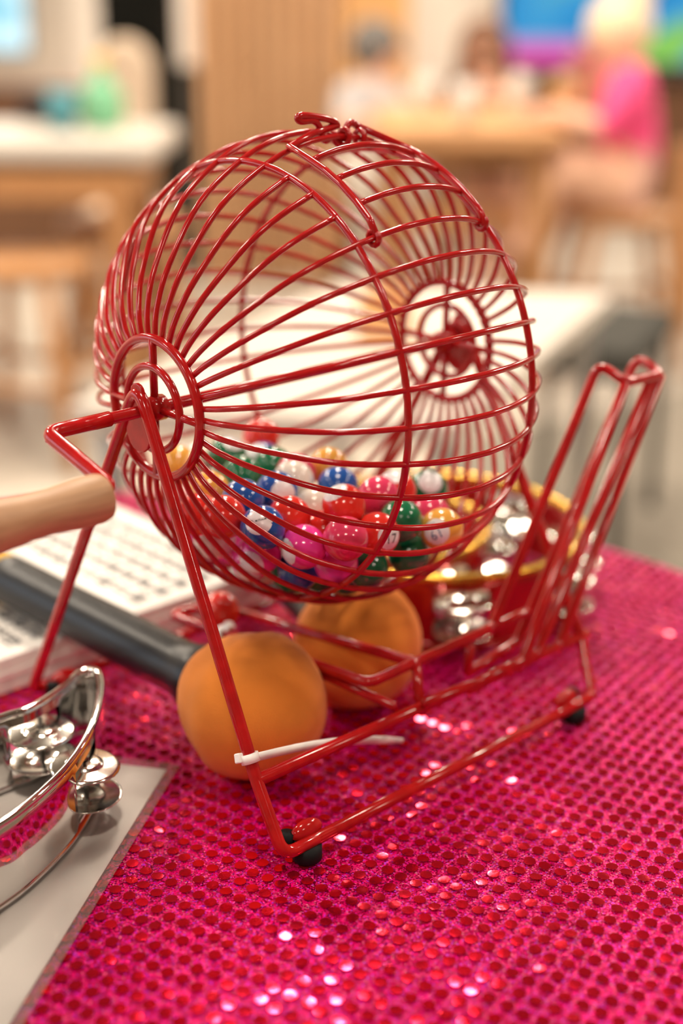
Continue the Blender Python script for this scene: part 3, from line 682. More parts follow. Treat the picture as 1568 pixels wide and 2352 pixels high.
# ================================================================== BINGO CAGE
H0, XH, RH, XB, RBELT = 0.1894, 0.097, 0.0323, 0.0421, 0.1055
cage = empty('bingo_cage', (0, 0, 0)); tag(cage, 'red wire bingo cage with a crank handle on a bent rod stand', 'bingo cage')
drum = empty('drum', (0, 0, H0), cage)
prof = spline([(0.0962, 0.0315, 0), (0.0945, 0.0445, 0), (0.0865, 0.0635, 0), (0.0675, 0.0895, 0), (0.0421, 0.1065, 0), (0.020, 0.1145, 0), (0.0, 0.1168, 0)], 5)
half = [(p.x, p.y) for p in prof]                      # from hub to equator on the +x side
full = [(-x, r) for x, r in half] + [(x, r) for x, r in reversed(half)][1:]
WR = 0.00142
wire_me = MB().tube([(x, 0, r) for x, r in full], WR, 8).mesh('cage_wire', M['red'])
cut = [(x, r) for x, r in half if x > XB - 0.001]
half_me = MB().tube([(-x, 0, r) for x, r in cut] , WR, 8).mesh('cage_wire', M['red'])
half2_me = MB().tube([(x, 0, r) for x, r in cut], WR, 8).mesh('cage_wire', M['red'])
def pol(x, ang, r):                                    # drum-local point, angle from +y over the top
    a = math.radians(ang); return Vector((x, r * math.cos(a), r * math.sin(a)))
for k in range(40):
    ang = (9 * k + 7.5) % 360
    rx = math.radians(ang - 90)
    if 100 < ang < 130:
        for me_ in (half_me, half2_me): inst('cage_wire', me_, drum).rotation_euler = (rx, 0, 0)
    else: inst('cage_wire', wire_me, drum).rotation_euler = (rx, 0, 0)
def ring(x, r, n=96): return [pol(x, 360 * k / n, r) for k in range(n)]
belt_me = MB().tube(ring(0, RBELT + 0.0006), 0.00172, 8, True).mesh('belt_ring', M['red'])
for s_ in (-1, 1): inst('belt_ring', belt_me, drum).location = (s_ * XB, 0, 0)
for s_ in (-1, 1):
    MB().tube(ring(s_ * (XH + 0.001), RH, 64), 0.0023, 10, True).build('hub_ring', M['red'], drum)
    MB().tube(ring(s_ * (XH + 0.0025), 0.0197, 48), 0.0019, 10, True).build('inner_ring', M['red'], drum)
    for a in (90, 180, 270, 0):
        MB().tube([pol(s_ * (XH + 0.0016), a + 0.5, 0.004), pol(s_ * (XH + 0.0016), a + 0.5, RH)], 0.0019, 8).build('spoke', M['red'], drum)
    MB().lathe([(0.0, -0.004), (0.006, -0.004), (0.006, 0.004), (0.0, 0.004)], 16, axis_mat((s_ * (XH + 0.001), 0, 0), (1, 0, 0))).build('hub_boss', M['red'], drum)
MB().tube([(-0.1265, 0, 0), (0.109, 0, 0)], 0.0028, 12).build('axle', M['red'], drum)
# door in the drum, hinged on the top
door = empty('door', (0, 0, 0), drum)
RD = 0.1128
fpts = [pol(-0.0335, 133.5, RD - 0.002)] + [pol(-0.034 + 0.0035 * (130 - a) / 32, a, RD + 0.0005) for a in (130, 124, 118, 112, 106)] + [pol(-0.0302, 98.4, 0.1143), pol(-0.012, 96.4, 0.1185)]
clip = [GY(x, y, -0.0125) - Vector((0, 0, H0)) for x, y in ((776, 287), (757, 275), (715, 267), (690, 266), (683, 272), (692, 279), (718, 277), (731, 288), (736, 304), (742, 320), (752, 322), (757, 308))]
MB().tube(fillet(fpts[:-1], 0.004) [:-1] + [fpts[-2]] + [fpts[-1]] + spline(clip, 4), 0.0017, 10).build('door_frame', M['red'], door)
bpts = [GY(x, y, -0.0125) - Vector((0, 0, H0)) for x, y in ((766, 312), (770, 326), (780, 330), (791, 322), (795, 296), (801, 284), (812, 283), (826, 292))]
bpts += [pol(0.0355, a, 0.1128) for a in (103, 109, 115, 121, 127, 132)] + [pol(0.036, 134.5, 0.110)]
MB().tube(spline(bpts, 4), 0.0017, 10).build('door_frame', M['red'], door)
def dprof(x): 
    for (x0, r0), (x1, r1) in zip(full, full[1:]):
        if x0 <= x <= x1: return r0 + (r1 - r0) * (x - x0) / (x1 - x0 + 1e-9)
    return 0.1
for a in (106.5, 115.5, 124.5):
    x0 = -0.034 + 0.0035 * (130 - a) / 32
    MB().tube([pol(x0 + (0.0375 - x0) * k / 14, a, dprof(x0 + (0.0375 - x0) * k / 14) + 0.0016) for k in range(15)], WR, 8).build('door_wire', M['red'], door)
for x in (-0.0345, 0.0365):      # hooks round the latch wire
    c = pol(x, 133.5, dprof(x)); e1 = pol(0, 133.5, 1); e2 = pol(0, 223.5, 1)
    MB().tube([c + e1 * (0.0032 * math.cos(t)) + e2 * (0.0032 * math.sin(t)) for t in [2 * math.pi * k / 12 for k in range(11)]], 0.0014, 8).build('latch_hook', M['red'], door)
# hinge rings on the top wire
for x in (0.006, 0.016):
    c = pol(x, 97.5, dprof(x)); e1 = pol(0, 97.5, 1); e2 = pol(0, 7.5, 1)
    MB().tube([c + e1 * (0.0034 * math.cos(t)) + e2 * (0.0034 * math.sin(t)) for t in [2 * math.pi * k / 12 for k in range(12)]], 0.0014, 8, True).build('hinge_ring', M['red'], door)

# crank with wooden grip
crank = empty('crank', (0, 0, 0), cage)
XC = -0.156
P1 = Vector((XC, 0, H0)); P2 = GX(258, 1121, XC)
gr = P2 + Vector((-0.012, 0, 0))
MB().tube(fillet([Vector((-0.1235, 0, H0)), P1, P2, gr + Vector((-0.03, 0, 0))], 0.006), 0.0035, 14).build('crank_arm', M['red'], crank)
MB().lathe([(0.0, 0.0), (0.0075, 0.0), (0.0096, 0.0012), (0.0103, 0.004), (0.0104, 0.012), (0.0098, 0.020), (0.0092, 0.027), (0.0094, 0.036), (0.0106, 0.048), (0.0122, 0.062), (0.0130, 0.075), (0.0126, 0.09), (0.0105, 0.10), (0.006, 0.104), (0.0, 0.105)], 28,
           axis_mat(P2 + Vector((-0.0045, -0.0012, -0.0022)), (-1, 0, 0))).build('grip', M['grip'], crank)['label'] = 'pale turned wooden grip'

# stand
stand = empty('stand', (0, 0, 0), cage)
LR = 0.0030; ZR = 0.0095
NL = G(74, 1586, ZR); NR = G(650, 1966, ZR); FR = G(1360, 1600, ZR); FLc = Vector((FR.x, NL.y, ZR))
APN = Vector((-0.1075, 0, 0.2035)); APF = Vector((0.1095, 0, 0.2035))
jn = GX(589, 1793, (APN.x * 0.2 + NR.x * 0.8)); jf = GX(1333, 1462, 0.1165)
MB().tube(fillet([NL + Vector((0.02, 0, 0)), NL, APN, jn, NR, NR + (FR - NR).normalized() * 0.03], 0.007), LR, 14).build('end_frame', M['red'], stand)
MB().tube(fillet([FLc - Vector((0.02, 0, 0)), FLc, APF, jf, FR, FR - (FR - NR).normalized() * 0.03], 0.007), LR, 14).build('end_frame', M['red'], stand)
MB().tube([NR + (FR - NR).normalized() * 0.02, FR - (FR - NR).normalized() * 0.02], LR, 14).build('base_rail', M['red'], stand)
MB().tube([NL + Vector((0.015, 0, 0)), FLc - Vector((0.015, 0, 0))], LR, 14).build('base_rail', M['red'], stand)
mfar = jf + (jf - jn).normalized() * 0.006
MB().tube([jn, mfar], LR, 14).build('middle_rail', M['red'], stand)
for x, sgn in ((APN.x, -1), (APF.x, 1)):         # bearing plates hung in the tops of the end frames
    pl = [(0.0045 * math.cos(t), 0.0095 + 0.004 * math.sin(t)) for t in [math.pi * k / 6 for k in range(7)]] + [(0.0095 * math.cos(t), -0.008 + 0.011 * math.sin(t)) for t in [math.pi + math.pi * k / 8 for k in range(9)]]
    MB().prism(pl, -0.001, 0.001, axis_mat((x, 0, H0), (1, 0, 0), (0, 1, 0))).build('bearing_plate', M['red'], stand, 0.0005)
du = (FR - NR).normalized()
for c, di, inn in ((NR, du, Vector((-du.y, du.x, 0))), (FR, -du, Vector((-du.y, du.x, 0))), (NL, Vector((1, 0, 0)), Vector((0, -1, 0))), (FLc, Vector((-1, 0, 0)), Vector((0, -1, 0)))):
    q = c + di * 0.0150 + inn * 0.001; q1 = c + di * 0.0085 + inn * 0.0075; q2 = c + di * 0.0180 + inn * 0.0048
    MB().lathe([(0.0, 0.0), (0.0066, 0.0), (0.0070, 0.001), (0.0068, 0.0068), (0.0, 0.0072)], 20, Matrix.Translation((q.x, q.y, 0.0012))).build('rubber_foot', M['black'], stand)
    MB().lathe([(0.0, 0.006), (0.0036, 0.006), (0.0036, 0.0140), (0.0, 0.0144)], 14, Matrix.Translation((q1.x, q1.y, 0))).build('foot_stud', M['black'], stand)
    MB().blob((q2.x, q2.y, 0.0118), (0.0092, 0.0042, 0.0062), 16, 10, lambda d: 1.0 if d.z > -0.2 else 0.8, Matrix.Rotation(math.atan2(di.y, di.x), 3, 'Z')).build('foot_lug', M['red'], stand)
# ball tray under the drum and the upright ball rack
rack = empty('ball_rack', (0, 0, 0), cage)
YB, YF = -0.075, -0.093
RR = 0.00275
bk = GY(846, 1569, YB); b2 = GY(953, 1522, YB); b3 = GY(1131, 1441, YB); b4 = GY(1374, 834, YB)
lt1 = G(388, 1411, 0.046); lt2 = G(496, 1391, 0.046)
f1 = GY(975, 1615, YF); f2 = GY(1196, 1528, YF); f3 = GY(1437, 879, YF)
g2 = GY(1284, 1483, YF); g3 = GY(1517, 861, YF)
r2 = GY(1187, 1475, YB); r3 = GY(1463, 817, YB)
r2 = Vector((r2.x, YB, max(r2.z, 0.030)))
MB().tube(fillet([lt2, lt1, bk, b3, b4, f3, g3, r3, r2, GY(1072, 1546, YB)], 0.006), RR, 12).build('rack_rod', M['red'], rack)
MB().tube([lt2, b2], RR, 12).build('rack_rod', M['red'], rack)
MB().tube(fillet([f1, f2, f3 + (f3 - f2).normalized() * -0.001], 0.006), RR, 12).build('rack_rod', M['red'], rack)
MB().tube(fillet([Vector((b2.x + 0.02, YF, g2.z)), g2, g3], 0.006), RR, 12).build('rack_rod', M['red'], rack)
MB().tube(fillet([Vector((b2.x + 0.03, YF, GY(1234, 1500, YF).z)), GY(1234, 1500, YF), GY(1495, 871, YF)], 0.006), RR, 12).build('rack_rod', M['red'], rack)
MB().tube([b3 + Vector((-0.01, 0, 0)), b3 + Vector((0.052, 0, 0.0))], RR * 0.95, 12).build('rack_rod', M['red'], rack)
MB().tube([b2 + Vector((0, 0, 0.002)), GY(967, 1640, -0.086)], RR, 12).build('rack_post', M['red'], rack)
MB().tube([GY(1080, 1482, YB), GY(1072, 1546, YB)], RR * 0.9, 12).build('rack_post', M['red'], rack)
MB().tube([lt1 * 0.4 + bk * 0.6 + Vector((0, 0, -0.002)), GY(905, 1622, YF + 0.006)], RR * 0.85, 12).build('rack_rod', M['red'], rack)

# ================================================================== BINGO BALLS
BR = 0.0107
ball_me = {}
for k in BALLC: ball_me[k] = MB().blob((0, 0, 0), (BR, BR, BR), 28, 18).mesh('bingo_ball', M['ball_' + k])
capv = MB(); cn = 24; vs = [Vector((0, 0, BR * 1.006))]; fs = []
for i in range(1, 6):
    t = math.radians(37) * i / 5
    for j in range(cn):
        a = 2 * math.pi * j / cn; rr = BR * (1.006 if i < 5 else 0.999); vs.append(Vector((rr * math.sin(t) * math.cos(a), rr * math.sin(t) * math.sin(a), rr * math.cos(t))))
fs += [(0, 1 + j, 1 + (j + 1) % cn) for j in range(cn)]
for i in range(4):
    for j in range(cn): fs.append((1 + i * cn + j, 1 + (i + 1) * cn + j, 1 + (i + 1) * cn + (j + 1) % cn, 1 + i * cn + (j + 1) % cn))
cap_me = capv.add(vs, fs).mesh('label_disc', M['ball_label'])
def ball_text(lines, ink):
    bm = bmesh.new()
    for body, size, oy in lines:
        me = text_geo(body, size); k = len(bm.verts); bm.from_mesh(me)
        bm.verts.ensure_lookup_table()
        for v in bm.verts[k:]: v.co.y += oy
    bmesh.ops.triangulate(bm, faces=bm.faces[:]); bmesh.ops.subdivide_edges(bm, edges=[e for e in bm.edges if e.calc_length() > 0.0006], cuts=2)
    for v in bm.verts:
        d = Vector((v.co.x, v.co.y, BR)).normalized(); v.co = d * (BR * 1.014)
    me = bpy.data.meshes.new('number'); bm.to_mesh(me); bm.free(); me.materials.append(M[ink]); return me
TXT = {'B1': ball_text([('B', 0.0042, 0.0036), ('1', 0.0080, -0.0018)], 'ball_ink'),
       'O61': ball_text([('O', 0.0038, 0.0042), ('61', 0.0072, -0.0014)], 'blue_ink'),
       'I17': ball_text([('I', 0.0038, 0.0042), ('17', 0.0068, -0.0014)], 'ball_ink')}
# colour, x, y, z, label text, (label direction on the ball: right, down), number, turn
BALLS = [
 ('red', .0310, .0773, .1307, 'red bingo ball highest at the back of the pile against the pale table', None),
 ('green', -.0218, .0313, .1313, 'green bingo ball near the crank end, behind the topmost blue ball with a white disc', None),
 ('blue', .0134, .0547, .1256, 'blue bingo ball tucked just in front of the highest red ball', (-0.5, -0.5)),
 ('green', .0041, .0358, .1294, 'green bingo ball between the back blue ball and the pale pink one', None),
 ('pink', .0012, .0147, .1314, 'rose pink bingo ball behind the upper white ball', None),
 ('white', -.0140, -.0001, .1346, 'upper of the two white bingo balls in the middle of the pile', None),
 ('yellow', .0224, .0122, .1306, 'amber bingo ball at the back, behind the plain blue ball', None),
 ('blue', .0037, -.0145, .1308, 'plain blue bingo ball on top of the pile in front of the amber ball', None),
 ('blue', -.0333, -.0093, .1355, 'blue bingo ball with a glaring blank white disc beside the white balls', (0.35, 0.05)),
 ('white', -.0170, -.0191, .1252, 'lower white bingo ball beside the large red ball with a white patch', None),
 ('red', -.0268, -.0505, .1376, 'large red bingo ball with a white patch on its upper side', (-0.45, -0.75)),
 ('pink', .0035, -.0438, .1329, 'rose bingo ball right of the red ball with the white patch', None),
 ('red', .0234, -.0367, .1295, 'red bingo ball with a shining white top at the back right', (-0.05, -0.85)),
 ('green', .0495, -.0351, .1236, 'green bingo ball with a silvery white disc facing up, last at the far end', (0.15, -0.45)),
 ('green', -.0010, -.0639, .1272, 'green bingo ball behind the front belt wire, left of the amber 61 ball', None),
 ('pink', .0266, -.0577, .1208, 'rose bingo ball partly hidden behind the amber 61 ball', (-0.2, 0.6)),
 ('yellow', .0156, -.0760, .1216, 'amber bingo ball numbered 61 on a pale blue disc', (-0.28, 0.12), 'O61', 25),
 ('red', -.0219, -.0685, .1269, 'red bingo ball with a greyish number disc behind the belt wire', (0.62, 0.10), 'I17', 10),
 ('pink', -.0430, -.0687, .1303, 'crimson pink bingo ball at the front, above the two magenta balls', None),
 ('red', -.0457, -.0325, .1316, 'red bingo ball right behind the blue ball with the letter B', None),
 ('blue', -.0674, -.0381, .1335, 'blue bingo ball with letter B on a white disc, at the front left', (-0.20, -0.32), 'B1', 105),
 ('magenta', -.0532, -.0510, .1239, 'left of the two bright magenta balls at the front of the pile', (-0.85, 0.25)),
 ('magenta', -.0358, -.0548, .1121, 'right of the two bright magenta balls at the front, lowest pink ball', None),
 ('green', -.0160, -.0557, .1042, 'green bingo ball low at the front right of the magenta pair', None),
 ('green', .0092, -.0600, .1057, 'dark green bingo ball directly below the amber 61 ball', None),
 ('green', -.0316, -.0188, .0945, 'green bingo ball at the bottom below the left magenta ball', None),
 ('magenta', -.0487, -.0078, .1031, 'magenta bingo ball under the blue B ball, deep in the pile', (-0.2, 0.7)),
 ('red', -.0741, -.0178, .1349, 'red bingo ball close to the crank hub, left of the blue B ball', None),
 ('yellow', -.0512, .0215, .1318, 'amber bingo ball near the crank hub, above the red one', None),
 ('magenta', -.0357, .0252, .0981, 'magenta bingo ball low down at the crank end of the drum', None),
 ('white', -.0325, .0026, .0931, 'white bingo ball at the very bottom at the crank end', None),
 ('green', -.0112, -.0169, .0881, 'green bingo ball at the very bottom middle of the drum', None),
 ('red', -.0277, -.0371, .1209, 'red bingo ball in the gap behind the crimson pink front ball', None),
 ('blue', -.0547, -.0089, .1362, 'dark blue bingo ball behind the red ball by the hub', None),
 ('green', -.0117, -.0375, .0939, 'green bingo ball at the bottom beneath the right magenta ball', None),
 ('yellow', -.0403, .0609, .1336, 'amber bingo ball far left, seen through the crank hub ring', None),
 ('white', -.0219, .0736, .1282, 'white bingo ball at the far left next to the amber ball behind the hub', None),
 ('green', -.0113, .0558, .1337, 'green bingo ball at the back left below the highest red ball', (0.3, -0.8)),
 ('white', .0116, .0757, .1219, 'white bingo ball at the back wall under the highest red ball', None),
 ('red', -.0730, .0031, .1303, 'red bingo ball seen through the wires just right of the front leg', None),
 ('white', -.0603, .0069, .1136, 'white bingo ball low behind the front leg of the stand', None),
 ('magenta', -.0529, .0267, .1106, 'magenta bingo ball low behind the front leg near the hub', None),
 ('blue', -.0414, -.0348, .1046, 'dark blue bingo ball low between the green and magenta front balls', None),
 ('magenta', -.0575, -.0243, .1142, 'magenta bingo ball directly beneath the blue B ball', (-0.45, 0.55)),
]
def add_ball(bd):
    col, x, y, z, lab, ld_ = bd[:6]
    o = inst('bingo_ball', ball_me[col]); o.location = (x, y, z)
    tag(o, lab, 'bingo ball', 'bingo balls in the drum')
    if ld_:
        tc = (CAM - Vector((x, y, z))).normalized(); rg = (RGT - tc * RGT.dot(tc)).normalized(); dn = -rg.cross(tc) * -1
        dn = tc.cross(rg) * -1 if (tc.cross(rg)).dot(DWN) < 0 else tc.cross(rg)
        n = rg * ld_[0] + dn * ld_[1] + tc * math.sqrt(max(0.02, 1 - ld_[0] ** 2 - ld_[1] ** 2))
        turn = math.radians(bd[7]) if len(bd) > 7 else 0.0
        upv = (-dn) * math.cos(turn) + (-rg) * math.sin(turn)
        n.normalize(); yy = (upv - n * upv.dot(n)).normalized(); xx = yy.cross(n)
        R3 = Matrix(((xx.x, yy.x, n.x), (xx.y, yy.y, n.y), (xx.z, yy.z, n.z)))
        c = inst('label_disc', cap_me, o); c.rotation_euler = R3.to_euler()
        if len(bd) > 6: inst('number', TXT[bd[6]], c)
    return o
for bd in BALLS: add_ball(bd)
tb = (lt1 * 0.7 + lt2 * 0.3) * 0.86 + (bk * 0.5 + b2 * 0.5) * 0.14
add_ball(('red', tb.x + 0.006, tb.y - 0.002, tb.z + 0.004, 'red bingo ball drawn out into the wire tray under the cage', None))

# ================================================================== CABLE TIES
ct = empty('cable_tie', jn); tag(ct, 'white nylon cable tie with a long tail on the front leg of the stand', 'cable tie')
lc = GX(572, 1742, jn.x * 0.97 + APN.x * 0.03); ldir = (APN - jn).normalized()
lc = jn + ldir * (lc - jn).dot(ldir)
e1 = Vector((1, 0, 0)); e1 = (e1 - ldir * e1.dot(ldir)).normalized(); e2 = ldir.cross(e1)
lv_ = []; lf = []
NT = 20
for k in range(NT):
    t = 2 * math.pi * k / NT
    for rr in (LR + 0.0001, LR + 0.0014):
        for w_ in (-0.0021, 0.0021):
            lv_.append(lc - jn + (e1 * math.cos(t) + e2 * math.sin(t)) * rr + ldir * w_)
for k in range(NT):
    a = 4 * k; b = 4 * ((k + 1) % NT)
    lf += [(a, b, b + 1, a + 1), (a + 2, a + 3, b + 3, b + 2), (a, a + 2, b + 2, b), (a + 1, b + 1, b + 3, a + 3)]
MB().add(lv_, lf).build('loop', M['tie'], ct)
tip = GY(924, 1701, -0.080); tdir = (tip - lc).normalized(); side = tdir.cross(Vector((0, 0, 1))).normalized(); upn = side.cross(tdir)
hd = lc + (CAM - lc).normalized() * 0.0 + e1 * 0.0005
MB().box((0, 0, 0), (0.0045, 0.0036, 0.0046), axis_mat(lc - jn - RGT * 0.0042 - (CAM - lc).normalized() * -0.001, tdir, ldir) ).build('head', M['tie'], ct, 0.0006)
tv_ = []; tf = []
st_ = lc - jn + tdir * 0.003
for k in range(9):
    f = k / 8; c = st_ + (tip - jn - st_) * f + Vector((0, 0, 0.0035 * math.sin(math.pi * f)))
    hw = 0.0019 if k < 8 else 0.0012
    for a, b in ((-1, -1), (1, -1), (1, 1), (-1, 1)): tv_.append(c + upn * (a * hw) + side * (b * 0.0006))
for k in range(8):
    for j in range(4): tf.append((4 * k + j, 4 * k + (j + 1) % 4, 4 * k + 4 + (j + 1) % 4, 4 * k + 4 + j))
tf += [(3, 2, 1, 0), (32, 33, 34, 35)]
MB().add(tv_, tf).build('tail', M['tie'], ct)
rd = (bk - lt1).normalized(); q0 = lt1 + rd * ((lt1 - bk).length * 0.30)
c2 = empty('cable_tie', q0); tag(c2, 'short white cable tie end on the ball tray behind the front leg', 'cable tie')
s1 = rd.cross(Vector((0, 0, 1))).normalized(); s2 = rd.cross(s1)
lv_ = []
for k in range(NT):
    t = 2 * math.pi * k / NT
    for rr in (RR + 0.0001, RR + 0.0013):
        for w_ in (-0.002, 0.002): lv_.append((s1 * math.cos(t) + s2 * math.sin(t)) * rr + rd * w_)
MB().add(lv_, lf).build('loop', M['tie'], c2)
MB().box((0, 0, 0.005), (0.0045, 0.005, 0.0045), axis_mat((0, 0, 0.0), (0.3, -0.5, 0.8), rd)).build('head', M['tie'], c2, 0.0006)

# ================================================================== MICROPHONES
def microphone(label, c, axis, roll=0.0, foam=(0.0375, 0.0375), hl=0.165):
    t = empty('microphone', c); tag(t, label, 'microphone', 'wireless microphones'); Mx = axis_mat((0, 0, 0), axis)
    r = foam[0]
    pr = []
    for k in range(19):           # ball of foam, a little pointed where it meets the handle
        a = math.pi * k / 18; z = -math.cos(a); rr = math.sin(a)
        pr.append((r * rr * (1.0 - 0.12 * max(0, z) + 0.05 * (1 - abs(z)) * (z < 0)), foam[1] * z * (1.06 if z > 0 else 0.97)))
    MB().lathe(pr, 36, Mx).build('foam_windscreen', M['foam'], t)['label'] = 'matte orange foam windscreen'
    MB().lathe([(0.0, 0.028), (0.0165, 0.028), (0.0175, 0.036), (0.0172, 0.042), (0.0150, 0.050), (0.0146, 0.058), (0.0146, hl + 0.01), (0.0150, hl + 0.04), (0.0150, hl + 0.052), (0.0142, hl + 0.054), (0.0, hl + 0.054)], 32, Mx).build('handle', M['mic_black'], t)
    MB().lathe([(0.0, hl + 0.054), (0.0148, hl + 0.054), (0.0148, hl + 0.066), (0.0, hl + 0.066)], 32, Mx).build('colour_band', M['yellow_band'], t)['label'] = 'yellow band at the handle end'
    MB().lathe([(0.0, hl + 0.066), (0.0145, hl + 0.066), (0.0138, hl + 0.078), (0.0115, hl + 0.082), (0.0, hl + 0.082)], 32, Mx).build('end_cap', M['mic_black'], t)
    return t
fc1 = G(578, 1617, 0.0362); en1 = G(24, 1332, 0.0385)
microphone('black microphone with a round orange foam cover lying in front, yellow band at its end', fc1, en1 - fc1, hl=(en1 - fc1).length - 0.05, foam=(0.0360, 0.0400))
fc2 = G(818, 1478, 0.0345)
microphone('orange foam-covered microphone lying farther back under the bingo balls', fc2, Vector((0.34, 0.94, 0.0)), foam=(0.0352, 0.0365), hl=0.14)

# ================================================================== TAMBOURINES
def zil_prof(r): return [(0.0, 0.0017), (0.0018, 0.0017), (r * 0.40, 0.0013), (r * 0.46, 0.0010), (r * 0.50, 0.0003), (r * 0.56, 0.0001), (r * 0.90, -0.0004), (r * 0.95, -0.0006), (r, -0.0011), (r, -0.0017), (r * 0.94, -0.0012), (r * 0.56, -0.0006), (r * 0.48, -0.0004), (r * 0.40, 0.0006), (0.0, 0.0010)]
zil_me = MB().lathe(zil_prof(0.0165), 28).mesh('jingle', M['zil'])
hole_me = MB().lathe([(0.0, 0.0019), (0.0016, 0.0019)], 10).mesh('jingle_hole', M['black'])
def tambourine(name, label, outline, h, slots, wall, rim, c, rim_r, zr=1.0):
    t = empty(name, (c.x, c.y, c.z)); tag(t, label, 'tambourine', 'crescent tambourines')
    pts = [Vector((p[0] - c.x, p[1] - c.y, 0)) for p in outline]; n = len(pts)
    nr = []
    for i in range(n):
        d = (pts[(i + 1) % n] - pts[i - 1]).normalized(); nr.append(Vector((d.y, -d.x, 0)))
    zb = [0.0, h * 0.16, h * 0.84, h]; th = 0.0011
    mb = MB(); vs = []
    for i in range(n):
        for s_ in (-1, 1):
            for z in zb: vs.append(pts[i] + nr[i] * (s_ * th) + Vector((0, 0, z)))
    open_ = [any((pts[i] + Vector((c.x, c.y, 0)) - Vector((s[0], s[1], 0))).length < 0.0182 for s in slots) for i in range(n)]
    fs = []
    for i in range(n):
        j = (i + 1) % n; op = open_[i] and open_[j]
        for b in range(3):
            if b == 1 and op:
                fs += [(i * 8 + 1, j * 8 + 1, j * 8 + 5, i * 8 + 5), (i * 8 + 2, i * 8 + 6, j * 8 + 6, j * 8 + 2)]; continue
            fs += [(i * 8 + b, i * 8 + b + 1, j * 8 + b + 1, j * 8 + b), (i * 8 + 4 + b, j * 8 + 4 + b, j * 8 + 5 + b, i * 8 + 5 + b)]
        fs += [(i * 8, j * 8, j * 8 + 4, i * 8 + 4), (i * 8 + 3, i * 8 + 7, j * 8 + 7, j * 8 + 3)]
    mb.add(vs, fs).build('shell', wall, t)
    MB().tube([p + Vector((0, 0, h)) for p in pts], rim_r, 10, True).build('top_rim', rim, t)
    MB().tube([p + Vector((0, 0, rim_r)) for p in pts], rim_r * 0.8, 8, True).build('bottom_rim', wall, t)
    for (x, y) in slots:
        MB().tube([(x - c.x, y - c.y, h * 0.12), (x - c.x, y - c.y, h * 0.88)], 0.0011, 8).build('pin', M['zil_dark'], t)
        for z, fl in ((0.28, 0), (0.72, 1)):
            o = inst('jingle', zil_me, t); o.location = (x - c.x, y - c.y, h * z + random.uniform(-0.0005, 0.0005)); o.scale = (zr, zr, 1)
            o.rotation_euler = (random.uniform(-0.07, 0.07) + (math.pi if not fl else 0), random.uniform(-0.07, 0.07), random.uniform(0, 6))
            inst('jingle_hole', hole_me, o)
    return t
ZT = 0.040
near_outline = [G(x, y, ZT) for x, y in ((222, 1552), (231, 1575), (229, 1612), (218, 1660), (196, 1712), (160, 1766), (118, 1811), (60, 1862), (0, 1905))]
near_outline += [Vector((-0.250, -0.050, 0)), Vector((-0.285, -0.046, 0)), Vector((-0.318, -0.028, 0)), Vector((-0.342, 0.004, 0)), Vector((-0.352, 0.040, 0)), Vector((-0.350, 0.058, 0)), Vector((-0.340, 0.060, 0)), Vector((-0.310, 0.046, 0)), Vector((-0.26, 0.038, 0)), Vector((-0.21, 0.0355, 0))]
near_outline += [G(x, y, ZT) for x, y in ((0, 1660), (60, 1641), (110, 1614), (150, 1585), (180, 1558), (203, 1549))]
near_outline = [Vector((p.x, p.y, 0)) for p in near_outline]
ol = spline(near_outline, 6, True)
tambourine('tambourine', 'silver crescent tambourine on the laminated card, cut by the picture edge', ol, ZT, [(-0.1545, -0.0105), (-0.1515, 0.0315), (-0.245, -0.0498), (-0.300, -0.040), (-0.24, 0.037)], M['chrome'], M['chrome'], Vector((-0.2, 0.0, 0.0022)), 0.0021)
# far one, red with gold trim
FC = Vector((0.1675, 0.064, 0)); Ro, Ri = 0.094, 0.066; od = Vector((-0.80, 0.60, 0)); ic = FC + od * 0.034
dd = 0.034; xa_ = (Ro ** 2 - Ri ** 2 + dd ** 2) / (2 * dd)
aa = math.acos(max(-1, min(1, xa_ / Ro))); base = math.atan2(od.y, od.x)
ai = math.acos(max(-1, min(1, (xa_ - dd) / Ri)))
far_o = [FC + Vector((math.cos(base + aa + (2 * math.pi - 2 * aa) * k / 60), math.sin(base + aa + (2 * math.pi - 2 * aa) * k / 60), 0)) * Ro for k in range(61)]
far_i = [ic + Vector((math.cos(base - ai - (2 * math.pi - 2 * ai) * k / 48), math.sin(base - ai - (2 * math.pi - 2 * ai) * k / 48), 0)) * Ri for k in range(1, 48)]
far = far_o + far_i
def on_o(deg): a = math.radians(deg); p = FC + Vector((math.cos(a), math.sin(a), 0)) * Ro; return (p.x, p.y)
def on_i(deg): a = math.radians(deg); p = ic + Vector((math.cos(a), math.sin(a), 0)) * Ri; return (p.x, p.y)
tambourine('tambourine', 'red crescent tambourine with gold trim and silver jingles behind the cage', far, 0.046, [on_o(-128), on_o(-80), on_o(-35), on_o(8), on_o(50), on_i(-95), on_i(-45), on_i(5)], M['red_shell'], M['gold'], Vector((FC.x, FC.y, 0.0012)), 0.0030, 1.12)

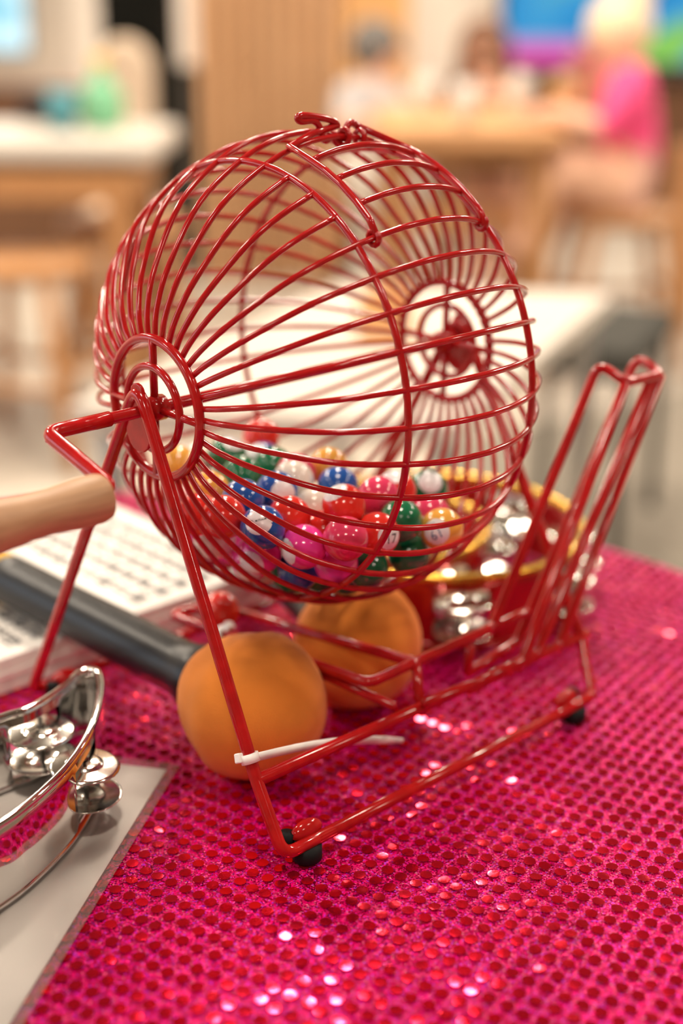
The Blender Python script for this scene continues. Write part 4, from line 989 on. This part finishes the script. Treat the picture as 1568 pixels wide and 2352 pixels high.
# ================================================================== PAPERS
# laminated card
lam = empty('laminated_card', (c0.x, c0.y, 0)); tag(lam, 'white laminated card with a clear border under the silver tambourine', 'card')
poly = [(p.x - c0.x, p.y - c0.y) for p in CARD]
ng = 14; fv = []; ff = []
for i in range(ng + 1):
    for j in range(ng + 1):
        q = card_dir * (0.30 * i / ng) + card_nrm * (0.21 * j / ng)
        fv.append((q.x, q.y, 0.0018 + 0.00025 * math.sin(i * 1.7 + 0.8 * j) * math.sin(j * 1.3)))
for i in range(ng):
    for j in range(ng):
        a = i * (ng + 1) + j; ff.append((a, a + 1, a + ng + 2, a + ng + 1))
MB().add(fv, ff).build('film', M['film'], lam)
ins = 0.0055
pin = [card_dir * ins + card_nrm * ins, card_dir * (0.30 - ins) + card_nrm * ins, card_dir * (0.30 - ins) + card_nrm * (0.21 - ins), card_dir * ins + card_nrm * (0.21 - ins)]
MB().prism([(p.x, p.y) for p in pin], 0.0010, 0.0014).build('paper', M['paper'], lam)
# stack of printed bingo sheets
PT = 0.020
pad = empty('bingo_sheet_stack', (-0.1125, 0.2315, 0)); tag(pad, 'thick stack of white printed bingo sheets at the back left of the table', 'paper stack')
for k in range(5):
    j = Vector((random.uniform(-0.002, 0.002), random.uniform(-0.0015, 0.0015), 0))
    MB().box((j.x, j.y, 0.0022 + PT / 5 * (k + 0.5) - 0.0011), (0.375, 0.207, PT / 5 - 0.0003)).build('paper_sheaf', M['paper'], pad)
rows = []
for r in range(11):
    rows.append('     '.join('%02d  %02d  %02d  %02d  %02d' % tuple(random.randint(1 + 15 * k, 15 + 15 * k) for k in range(5)) for _ in range(4)))
me = text_geo('\n'.join(rows), 0.0098, 0.0004)
o = bpy.data.objects.new('print', me); COL.objects.link(o); me.materials.clear(); me.materials.append(M['ink']); o.parent = pad
xs = [v.co.x for v in me.vertices]; ys = [v.co.y for v in me.vertices]; kx = 0.345 / (max(xs) - min(xs)); ky = 0.185 / (max(ys) - min(ys)); mx, my = (max(xs) + min(xs)) / 2, (max(ys) + min(ys)) / 2
for v in me.vertices: v.co = ((v.co.x - mx) * kx, (v.co.y - my) * ky, PT + 0.0016)
